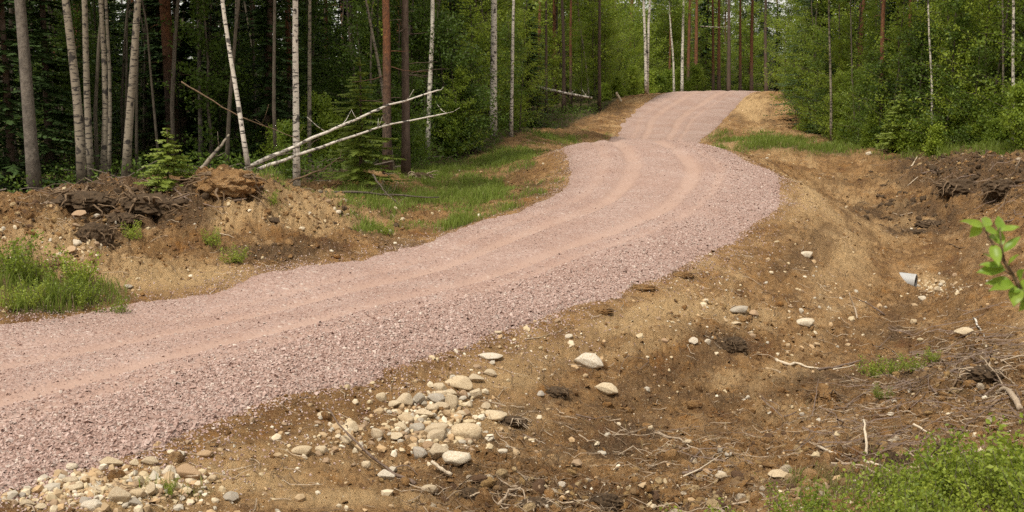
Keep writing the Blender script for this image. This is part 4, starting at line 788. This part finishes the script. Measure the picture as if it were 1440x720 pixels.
for a in [(827, 511, 44, 22, 'big smooth pale boulder alone on the slope', 'w'), (852, 549, 37, 16, 'yellowish boulder half sunk below the smooth pale one'), (1133, 359, 22, 9, 'pale flat stone on the shoulder where the slope falls', 'w'), (1133, 457, 26, 10, 'flat greyish slab on the slope beside a tan one', 'w'), (1136, 452, 20, 8, 'tan slab on top of the flat greyish one'),
          (1360, 467, 30, 13, 'tan oval boulder in the right ditch'), (975, 482, 14, 11, 'white round stone beside the dark root clump', 'w'), (995, 481, 10, 9, 'small white stone left of the dark root clump', 'w'), (1040, 436, 27, 9, 'grey white slab set in pale sand', 'g'), (1060, 443, 16, 8, 'brown stone right of the slab in pale sand', 'b'),
          (1055, 468, 11, 5, 'oval cream stone below the pale sand patch'), (1036, 456, 17, 5, 'slanted thin pale stone below the slab'), (98, 354, 22, 11, 'brown triangular stone on the left heap', 'b'), (108, 342, 15, 10, 'yellowish white stone above the triangular one', 'w'), (110, 302, 22, 9, 'tan lump stone on the crest of the left heap', 'b'),
          (476, 303, 8, 7, 'white stone on the right flank of the heap', 'w'), (548, 326, 10, 7, 'white stone at the right foot of the heap', 'w'), (1222, 217, 9, 6, 'white stone at the edge of the right woods', 'w'), (1297, 420, 12, 8, 'white stone just below the culvert mouth', 'w'), (1318, 408, 10, 7, 'pale stone right of the culvert mouth'), (1325, 399, 9, 6, 'tan stone up right of the culvert mouth'),
          (1285, 452, 10, 7, 'small stone in the ditch between the culvert and the oval boulder'), (180, 404, 14, 6, 'grey flat stone on sand beside the left grass', 'g'), (800, 474, 12, 6, 'small white stone on the upper slope', 'w'), (935, 482, 10, 8, 'orange tan stone left of the white round one', 'b'), (995, 664, 14, 8, 'orange stone among debris at the bottom', 'b'), (790, 684, 12, 10, 'small pale stone above the bottom debris', 'w'),
          (1015, 668, 14, 10, 'white angular stone near the bottom green shrubs', 'w'), (915, 603, 10, 6, 'cream pebble stone left of the forked root'), (967, 622, 12, 7, 'cream round stone beside the forked root'), (1022, 620, 9, 5, 'cream stone right of the forked root'), (1014, 636, 10, 8, 'angular grey stone at the end of the forked root', 'g'),
          (975, 648, 12, 8, 'tan stone below the forked root'), (1254, 583, 12, 6, 'white flat stone before the low green shrub', 'w'), (1257, 566, 8, 6, 'small white stone behind the flat white one', 'w'), (1128, 584, 8, 6, 'grey round stone on the open sand', 'g'), (1024, 644, 12, 7, 'grey pebble near the crossed sticks', 'g'),
          (1290, 659, 22, 7, 'long tan stone beside the dark stump'), (1095, 668, 30, 12, 'broad tan clod like stone near the bottom'), (1015, 676, 20, 9, 'yellow stone beside the white angular one'), (700, 468, 12, 5, 'thin stone near the road edge on the upper slope'), (760, 556, 12, 8, 'grey white stone between heap and boulders', 'g')]:
    rock(*a[:5], a[5] if len(a) > 5 else 's', 'single stones on the soil')
# ------------------------------------------------------------------ sticks and roots
def stick(pts, rad0, mat, label, forks=(), name='stick', group='sticks and roots on the soil', lift=None, tap=.4, k=6):
    def line(pts, lift):
        P = []
        for i, (a, b) in enumerate(pts):
            g = gp(a, b)
            if lift: 
                l_ = lift[i]; d = g[1]; ra, rb_ = ray(a, b); dd = d
                # the point stands l_ above the soil along the same sight line
                for _ in range(12):
                    zz = EYE+rb_*dd; gg = ground(ra*dd, dd); dd -= (l_-(zz-gg))*1.2 if zz-gg < l_ else 0
                g = np.array([ra*dd, dd, EYE+rb_*dd])
            P.append(g+np.array([0, 0, rad0*.6]))
        P = np.array(P); t = np.linspace(0, 1, len(P)); n_ = max(8, 3*len(P)); tn = np.linspace(0, 1, n_)
        return np.stack([np.interp(tn, t, P[:, i]) for i in range(3)], 1)+rng.normal(0, rad0*.25, (n_, 3))
    P = line(pts, lift); m = MB(); b = P[0].copy(); tn = np.linspace(0, 1, len(P)); m.tube(P-b, rad0*(1-(1-tap)*tn)*(1+.12*rng.normal(size=len(P))), k)
    for f in forks:
        Q = line(f, None); m.tube(Q-b, rad0*.55*(1-.6*np.linspace(0, 1, len(Q))), 5)
    o = obj(name, m.mesh(name, mat, True)); o.location = b; return tag(o, label, 'stick' if name == 'stick' else name.replace('_', ' '), group)
stick([(585, 682), (560, 671), (545, 662), (510, 632), (478, 600), (461, 575)], .016, M_stick, 'long dark stick slanting across the soil left of the heap', lift=[0, .01, .02, .07, .16, .24])
stick([(545, 664), (560, 656), (575, 655), (587, 668)], .007, M_stick, 'thin arched twig touching the end of the dark stick', lift=[0, .03, .05, 0])
stick([(607, 650), (620, 661), (636, 669)], .012, M_palewood, 'short white splinter pointing up below the heap', lift=[.09, .04, 0], tap=1.6)
stick([(925, 608), (938, 616), (955, 619), (965, 631), (985, 637), (1008, 640)], .013, M_wood, 'forked pale root bending over the soil', forks=[[(985, 637), (992, 648), (975, 655)], [(940, 617), (960, 625), (975, 622)]])
stick([(960, 670), (985, 664), (1005, 662), (1035, 655)], .014, M_stick, 'dark bent stick crossed by a pale one near the bottom')
stick([(957, 672), (985, 660), (1015, 640)], .008, M_palewood, 'thin pale stick crossing the dark bent one', lift=[0, .04, .1])
stick([(1090, 507), (1108, 515), (1122, 514), (1140, 521), (1156, 521)], .022, M_palewood, 'crooked pale root lying across the slope')
stick([(1150, 522), (1180, 517), (1213, 511)], .018, M_stick, 'dark stick joining the crooked pale root')
stick([(1172, 523), (1190, 518), (1202, 514)], .010, M_palewood, 'short pale stick in front of the dark one')
stick([(1206, 449), (1201, 432), (1194, 413)], .016, M_wood, 'pale stick standing up from the slope', lift=[0, .14, .3])
stick([(1244, 444), (1222, 428), (1198, 418)], .013, M_stick, 'thin dark stick slanting beside the standing pale one', lift=[0, .08, .16])
stick([(1434, 578), (1424, 557), (1415, 549), (1402, 553)], .026, M_wood, 'thick peeling root curving up at the right', lift=[0, .06, .08, 0], tap=.8)
stick([(1415, 552), (1402, 528), (1385, 508), (1378, 500)], .009, M_wood, 'thin pale stem rising from the thick root', lift=[0, .1, .18, .24])
stick([(1187, 577), (1200, 563), (1228, 546)], .011, M_stick, 'grey stick leaning over the soil left of the low shrub', lift=[0, .02, .1])
stick([(1150, 629), (1168, 637), (1186, 644)], .015, M_palewood, 'short thick pale stick near the dark stump', lift=[.03, 0.01, 0])
stick([(1284, 598), (1298, 605), (1311, 613)], .012, M_palewood, 'pale stick with a broken tip leaning on the dark stump', lift=[.16, .1, .04])
stick([(1219, 640), (1218, 618), (1214, 592)], .012, M_palewood, 'upright thin yellow stake left of the dark stump', lift=[0, .12, .26], name='stake', tap=.8)
stick([(1168, 653), (1210, 655), (1232, 668), (1250, 672)], .011, M_wood, 'thin curved pale root before the green shrubs')
stick([(1215, 652), (1235, 655), (1252, 664)], .014, M_palewood, 'arched whitish root just above the green shrubs')
stick([(1320, 532), (1345, 520), (1372, 512), (1400, 503)], .016, M_stick, 'long dark root stretching towards the right edge', lift=[0, .02, .06, .1])
stick([(1335, 553), (1345, 535), (1350, 515), (1353, 505)], .011, M_root, 'dark twig standing out of the earth at the right', lift=[0, .08, .16, .2])
stick([(1320, 558), (1345, 553), (1362, 548)], .012, M_wood, 'grey stick half buried right of the low shrub')
stick([(1142, 586), (1147, 560), (1151, 533)], .008, M_stick, 'thin vertical twig on the bare slope', lift=[0, .12, .25])
stick([(1267, 510), (1258, 495), (1238, 482)], .010, M_root, 'dark twig with a hooked end above the low shrub', lift=[0, .08, .14])
stick([(700, 712), (712, 700), (716, 690), (735, 688), (740, 710)], .012, M_wood, 'bent pale root forming an arch at the bottom', lift=[0, .04, .08, .08, 0])
stick([(660, 700), (672, 693), (690, 698), (700, 712)], .009, M_wood, 'pale hooked root left of the root arch', lift=[0, .05, .03, 0])
stick([(735, 612), (765, 624), (790, 630)], .008, M_stick, 'thin twig lying right of the heap front')
stick([(736, 480), (760, 476), (792, 466)], .006, M_wood, 'thin straw like twig on the upper slope')
stick([(320, 276), (345, 268), (372, 263)], .026, M_stick, 'dark root sticking out of the top of the left heap', lift=[.05, .08, .05])
stick([(240, 262), (262, 280), (282, 295)], .022, M_stick, 'grey stick sliding down the left heap', lift=[.06, .04, .02])
stick([(305, 330), (320, 336), (330, 340)], .012, M_wood, 'short pale stick on the heap flank')
stick([(1370, 448), (1376, 460), (1384, 474)], .016, M_birch, 'whitish broken root in the right ditch', lift=[.06, .02, 0])
stick([(1385, 478), (1400, 472), (1412, 466)], .014, M_root, 'reddish brown stick right of the tan oval boulder')
stick([(1425, 245), (1432, 232), (1436, 222)], .02, M_wood, 'pale branch standing on the right bank', lift=[0, .12, .25])
stick([(1280, 237), (1286, 228), (1290, 221)], .024, M_palewood, 'white splinter on the right bank edge', lift=[0, .1, .2])
for a_, l_, m_, r_, t_ in [([(1330, 262), (1352, 250), (1372, 246)], [0, .1, .16], M_stick, .022, 'dark root poking out of the right bank above the torn turf'), ([(1400, 300), (1412, 285), (1418, 270)], [0, .12, .25], M_root, .016, 'dark twig standing on the right bank slope'), ([(1250, 300), (1268, 304), (1284, 300)], None, M_wood, .016, 'pale root lying on the ditch side of the right bank'),
                       ([(1310, 245), (1290, 252), (1276, 262)], None, M_palewood, .014, 'light splintered root near the woods edge on the bank'), ([(1440, 305), (1415, 312), (1392, 308)], [0, .04, 0], M_stick, .02, 'grey root lying across the right bank at the frame edge'), ([(1335, 345), (1350, 352), (1371, 350)], None, M_root, .013, 'dark root crossing the ditch floor'),
                       ([(1400, 512), (1420, 505), (1445, 500)], [0, .05, .08], M_wood, .014, 'grey root bundle strand at the right frame edge'), ([(1375, 585), (1395, 572), (1410, 560)], [0, .05, .1], M_stick, .009, 'thin dark twig in front of the thick peeling root'), ([(1070, 610), (1092, 604), (1118, 609)], None, M_wood, .008, 'pale thin root on the open slope'), ([(870, 640), (890, 628), (905, 640)], [0, .07, 0], M_wood, .007, 'small arched root at the bottom middle'),
                       ([(640, 690), (655, 676), (668, 668)], [0, .07, .14], M_root, .008, 'dark rootlet rising beside the splinter'), ([(810, 585), (835, 592), (862, 588)], None, M_stick, .008, 'dark twig on the slope under the boulders'), ([(1196, 640), (1176, 622), (1170, 604)], [0, .08, .16], M_stick, .007, 'thin twig standing left of the yellow stake')]:
    stick(a_, r_, m_, t_, lift=l_)
stick([(900, 520), (915, 507), (880, 500), (868, 530)], .005, M_stick, 'fine arching root right of the boulders', lift=[.0, .06, .08, 0])
# root clumps: dark fibrous lumps with roots sticking out
def clump(px, py, wpx, hpx, label, mat_l=M_humus, mat_r=M_root, nr=26, seed=0):
    p = gp(px, py+hpx*.4); s_ = wpx*p[1]/1600/2; hh = hpx*p[1]/1600*.75; e = empty('root_clump', (p[0], p[1], p[2]), label, 'root clump', 'root clumps in the soil')
    V, F = ico(4); r = np.random.default_rng(seed); V = V*(1+.22*fbm(V[:, 0]*2+V[:, 2], V[:, 1]*2-V[:, 2]*1.3, 1.3, 4, seed+3, .6)+.22*fbm(V[:, 0]-V[:, 1], V[:, 2]*2+V[:, 0], 2.1, 3, seed+5)+.20*fbm(V[:, 0]+V[:, 2]*2, V[:, 1]-V[:, 2], 6, 3, seed+9, .7))[:, None]; V = V*np.array([s_*.85, s_*.6, hh*.75]); V[:, 2] = V[:, 2]*.9+hh*.1
    obj('soil_lump', mesh_np('soil_lump', V, F, mat_l, None, False), e)
    m = MB()
    for i in range(nr):
        a = r.uniform(0, 6.283); q0 = np.array([math.cos(a)*s_*.5, math.sin(a)*s_*.35, hh*r.uniform(.0, .6)]); d = np.array([math.cos(a), math.sin(a)*.8, r.uniform(-.3, .8)])*s_*r.uniform(.4, 1.1)
        pts = [q0]; 
        for j in range(5): pts.append(pts[-1]+d/5+r.normal(0, s_*.06, 3)-np.array([0, 0, s_*.04*j]))
        m.tube(pts, np.linspace(.055, .012, 6)*s_*r.uniform(.4, 1.2), 4)
    obj('root', m.mesh('root', mat_r, True), e, kind='stuff')
for i, a in enumerate([(135, 322, 56, 40, 'dark root mat slumping over the left heap front'), (172, 305, 64, 22, 'dark root clump near the top of the left heap'), (212, 287, 96, 34, 'black peaty lump in the hollow of the left heap'), (118, 280, 96, 30, 'brown uprooted clump before the birch pair'), (322, 252, 96, 40, 'fibrous brown clod topping the heap under the leaning birch'),
                       (1030, 482, 44, 26, 'dark root clump on the slope beside the white stones'), (1255, 642, 26, 40, 'dark upright stump left of its neighbour near the green shrubs'), (1273, 645, 20, 36, 'dark stump right of its neighbour near the green shrubs'), (1330, 628, 50, 22, 'dark torn clump right of the stumps'),
                       (783, 548, 40, 16, 'small dark root tuft left of the yellowish boulder'), (845, 435, 40, 10, 'reddish brown clod at the gravel edge, nearer one'), (905, 402, 44, 9, 'brown clod at the gravel edge, middle one'), (960, 385, 34, 8, 'brown clod at the gravel edge, further one'), (1160, 552, 50, 24, 'brown root mound on the ditch slope'), (1385, 520, 60, 22, 'grey brown root clump below the right bank'),
                       (1310, 312, 50, 12, 'dark clod in the right ditch under the bank'), (1285, 325, 40, 8, 'flat dark clod nearest the smooth ditch'), (1350, 258, 70, 26, 'dark torn turf on the right bank'), (1410, 262, 60, 28, 'dark turf lump on the right bank at the frame edge'), (590, 246, 36, 18, 'tangle of dead roots beside the thick pines'),
                       (660, 690, 36, 20, 'dark root bundle at the end of the long stick'), (850, 700, 60, 30, 'dark debris clump at the bottom right of centre'), (940, 695, 50, 26, 'brown earth clump left of the bottom green shrubs'), (750, 705, 60, 20, 'matted roots at the bottom centre'), (720, 590, 50, 16, 'greyish root mat right of the largest boulder')]):
    rb = i in (10, 11, 12, 4, 13, 22)
    clump(*a, mat_l=(M_clod if rb else M_humus), mat_r=(M_wood if i in (19, 24, 23, 14) else M_root), nr=(8 if i in (10, 11, 12) else 26), seed=i*7+1)
# ------------------------------------------------------------------ culvert pipe
pc = gp(1287, 408); pc[1] = 18.6; top_z = Pd(1288, 387, 18.6)[2]; low_z = Pd(1288, 408, 18.6)[2]; R_c = (top_z-low_z)/2+.01
cxw = Pd(1288, 397, 18.6)
e = empty('culvert_pipe', cxw, 'white culvert pipe end jutting from the slope into the ditch', 'pipe')
ax = np.array([.87, -.50, -.04]); ax /= np.linalg.norm(ax); Lc = .30; m = MB(); nst = 120
tc = np.linspace(0, 1, nst); pts = -ax[None]*Lc*tc[:, None]; m.tube(pts, R_c*(1+.012*np.sin(tc*Lc/.05*2*np.pi)), 28)
for W_ in m.v:      # the buried end is cut on the slant of the slope
    q_ = W_@ax; W_ += ax[None]*(-q_*np.clip(.62-.5*W_[:, 2]/R_c, 0, .93))[:, None]
MB_f = np.vstack(m.f); nv = nst*28; keepf = ~((MB_f == nv).any(1)); m.f = [MB_f[keepf]]      # the mouth stays open
s = NT('pipe_plastic'); s.b.inputs['Roughness'].default_value = .45; M_pipe = s.done(s.mix(s.ramp(s.noise(6, 4, .7), [(.4, 0.), (.75, .5)]), (.40, .40, .39), (.27, .24, .19)))
s = NT('pipe_mouth_shade'); M_pin = s.done((.02, .02, .02))  # near black inner tube: the shade of the mouth painted as colour
obj('pipe_wall', m.mesh('pipe_wall', M_pipe, True), e)
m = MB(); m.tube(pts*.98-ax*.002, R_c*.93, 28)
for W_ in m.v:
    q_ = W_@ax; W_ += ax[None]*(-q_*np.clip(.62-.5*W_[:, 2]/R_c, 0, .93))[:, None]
f_ = np.vstack(m.f); m.f = [f_[~((f_ == nv).any(1))]]; obj('mouth_shade_tube', m.mesh('mouth_shade_tube', M_pin, True), e)
m = MB(); ph = np.linspace(0, 2*np.pi, 29)[:-1]; a3 = np.cross(ax, [0, 0, 1]); a3 /= np.linalg.norm(a3); b3 = np.cross(ax, a3)
ring = lambda r_, o_: np.array([o_*ax+r_*(math.cos(q)*a3+math.sin(q)*b3) for q in ph]); Vr = np.vstack([ring(R_c*1.01, 0), ring(R_c*.92, 0), ring(R_c*.92, -.03), ring(R_c*1.01, -.03)]); Fr = [[i*28+j, i*28+(j+1) % 28, ((i+1) % 4)*28+(j+1) % 28, ((i+1) % 4)*28+j] for i in range(4) for j in range(28)]
m.add(Vr, Fr); obj('rim', m.mesh('rim', M_pipe, False), e)

# ------------------------------------------------------------------ sapling close on the right
def leaf_shape(mat):
    n_ = 8; V = []; F = []
    for i in range(n_+1):
        t = i/n_; wv = math.sin(math.pi*t**.8)*.5*(1-.15*t); z = -.12*(t-.5)**2*2+.03*math.sin(t*9)
        V += [(t, -wv, z+.16*wv), (t, 0, z-.02), (t, wv, z+.16*wv)]
    for i in range(n_):
        for j in range(2): F.append([i*3+j, (i+1)*3+j, (i+1)*3+j+1, i*3+j+1])
    return mesh_np('leaf', np.array(V), np.array(F), mat, None, True)
LW = 1.0; DS = 2.55; gz0 = ground(1.75, 2.75); e = empty('leafy_sapling', (1.75, 2.75, gz0), 'bright green broadleaf sapling reaching in from the right edge', 'sapling')
b0 = np.array([1.75, 2.75, gz0]); lm = leaf_shape(M_sap)
main = [b0, np.array([1.62, 2.7, 1.5]), np.array([1.38, 2.6, 1.95])]+[Pd(a, b, DS) for a, b in [(1450, 430), (1438, 412), (1424, 386), (1402, 352), (1390, 334), (1384, 319)]]
m = MB(); m.tube(np.array(main)-b0, np.linspace(.008, .0016, len(main)), 7); sd_ = np.array([Pd(a, b, DS-.02) for a, b in [(1413, 368), (1408, 345), (1406, 320)]])
m.tube(sd_-b0, [.0025, .002, .0014], 5); m.tube(np.array([Pd(1424, 388, DS), Pd(1412, 380, DS+.02), Pd(1400, 372, DS+.03)])-b0, [.002, .0015, .001], 5)
obj('stem', m.mesh('stem', M_root, True), e)
for bx, by, tx, ty, wp in [(1385, 319, 1354, 311, 9), (1379, 317, 1365, 332, 10), (1385, 319, 1389, 306, 11), (1407, 325, 1404, 305, 10), (1407, 324, 1432, 319, 8), (1384, 320, 1402, 328, 8), (1408, 346, 1404, 322, 9), (1391, 332, 1408, 342, 10), (1411, 354, 1433, 334, 9), (1396, 343, 1404, 371, 11), (1400, 364, 1384, 357, 7), (1417, 372, 1431, 359, 8),
                           (1414, 378, 1377, 382, 14), (1412, 374, 1380, 372, 9), (1424, 396, 1389, 398, 12), (1427, 398, 1395, 407, 11), (1431, 402, 1426, 428, 14), (1431, 392, 1439, 380, 10), (1436, 405, 1420, 410, 8), (1438, 412, 1448, 425, 12), (1434, 405, 1452, 396, 12), (1442, 420, 1434, 436, 9)]:
    dz = random.uniform(-.02, .02); a = Vector(Pd(bx, by, DS)); b = Vector(Pd(tx, ty, DS+dz*2)); L = (b-a).length; xa = (b-a).normalized(); up = Vector((random.uniform(-.5, .5), -.75, .75+random.uniform(-.3, .3))); ya = up.cross(xa).normalized(); za = xa.cross(ya)
    wv = wp/1600*DS/.62*LW; b = a+(b-a)*1.12; L *= 1.12; o = obj('leaf', lm, e); Mx = Matrix((xa*L, ya*wv, za*L)).transposed().to_4x4(); Mx.translation = a-Vector(b0); o.matrix_local = Mx
# ------------------------------------------------------------------ bilberry shrubs low on the right
def bil(seed, h=.3, R=.2, nst_=16, per=48, ls=.016):
    r = np.random.default_rng(seed); m = MB(); P = []
    for i in range(nst_):
        a = r.uniform(0, 6.283); rr = R*math.sqrt(r.random()); p0 = np.array([rr*.35*math.cos(a), rr*.35*math.sin(a), -.03]); tp = np.array([rr*math.cos(a)*1.2, rr*math.sin(a)*1.2, h*r.uniform(.55, 1.1)]); mid = (p0+tp)/2+r.normal(0, .02, 3); m.tube([p0, mid, tp], [.0025, .002, .001], 3)
        for j in range(per):
            t = .25+.8*r.random(); q = p0+(tp-p0)*t+r.normal(0, .022, 3)*np.array([1, 1, .6]); P.append(q)
    return m, np.array(P), ls
bils = []
for i in range(3):
    m, P, ls = bil(i+40, .24+.04*i); e = empty('bilberry_shrub', (0, -300, 0), '', 'shrub'); obj('stem', m.mesh('stem', M_pole, True), e, kind='stuff')
    V, F = leafquad(P, rng.uniform(.7, 1.3, len(P))*ls*1.5, .6); obj('foliage', mesh_np('foliage', V, F, M_bil), e, kind='stuff'); bils.append(e)
cnt = 0
spots = []
for i in range(150):
    x = random.uniform(.9, 4.2); y = random.uniform(4.6, 7.6); z = ground(x, y); px, py = project(x, y, z)
    px = float(px); py = float(py); lim = np.interp(px, [960, 1040, 1150, 1250, 1330, 1440, 1700], [775, 768, 728, 706, 686, 662, 640])
    if py > lim+12 and px > 960 and px < 1640: spots.append((x, y, z))
spots = spots[:72]
for i, (x, y, z) in enumerate(spots):
    gr_ = 'bilberry shrubs at the bottom right'; k = bils[i % 3]; sc = random.uniform(.75, 1.2)*(1.0 if x > 1.9 else .8); px_, py_ = [float(q) for q in project(x, y, z)]; lab = 'low bilberry shrub at '+('the thin left tip' if px_ < 1130 else 'the left part' if px_ < 1220 else 'the middle' if px_ < 1310 else 'the right part' if px_ < 1400 else 'the right end')+(' front' if y < 5.6 else ' back' if y > 6.3 else ' centre')+' of the bottom right patch'
    n_ = lcount.get(lab, 0); lcount[lab] = n_+1
    if n_: lab = ('second ', 'third ', 'fourth ', 'fifth ', 'sixth ', 'seventh ', 'eighth ', 'ninth ', 'tenth ')[min(n_, 9)-1]+lab; gr_ = 'bilberry shrubs at the bottom right'
    if i < 3: k.location = (x, y, z); k.scale = (sc,)*3; k['label'] = lab; k['group'] = gr_
    else: copy_tree(k, (x, y, z), random.uniform(0, 6.28), sc, lab, gr_)
for px, py, sc, lab in [(1432, 704, 1.45, 'tallest leafy sprig at the right edge of the bottom patch'), (1405, 700, 1.3, 'tall leafy sprig second from the right edge of the bottom patch'), (1465, 700, 1.5, 'leafy sprig just outside the right frame edge'), (1380, 706, 1.15, 'lower leafy sprig third from the right edge'), (1310, 505, .6, 'small reddish green shrub at the top of the ditch slope'), (1225, 528, .9, 'grey green heather like shrub in the ditch slope, left part'), (1250, 525, .8, 'low shrub in the ditch slope, middle part'), (1285, 518, .7, 'low shrub in the ditch slope, right part'), (1240, 558, .5, 'small bright shrub below the ditch slope shrubs'), (240, 693, .35, 'small green tuft among the near rubble stones'),
                        (300, 347, .9, 'leafy weed on the flank of the left heap'), (328, 368, .9, 'leafy weed low on the flank of the left heap'), (188, 334, .9, 'small weed right of the slumping root mat'), (383, 290, .8, 'small green tuft high on the right flank of the heap'), (545, 330, .8, 'weed at the right foot of the heap'), (30, 432, 1.1, 'leafy weed among the left grass near the frame edge'), (75, 424, 1.2, 'leafy weed in the middle of the left grass'), (118, 428, 1.1, 'leafy weed right in the left grass'), (158, 436, .9, 'leafy weed at the right tip of the left grass'), (50, 395, 1.6, 'leafy weed behind the left grass patch'), (20, 385, 1.8, 'leafy weed at the left frame edge above the grass'), (110, 400, 1.5, 'leafy weed at the right of the left grass patch'), (1300, 440, .0, '')]:
    if sc: p = gp(px, py+4); copy_tree(bils[0], p, random.uniform(0, 6), sc, lab, 'single low shrubs')
print('TRI', sum(sum(len(p.vertices)-2 for p in m.polygons) for m in bpy.data.meshes), flush=True)
open('/tmp/tri.txt','w').write('') if False else None
#print('tris', sum(len(o.data.polygons) for o in bpy.data.objects if o.type == 'MESH' and o.data.users == 1), 'uniq meshes polys', sum(len(m.polygons) for m in bpy.data.meshes))
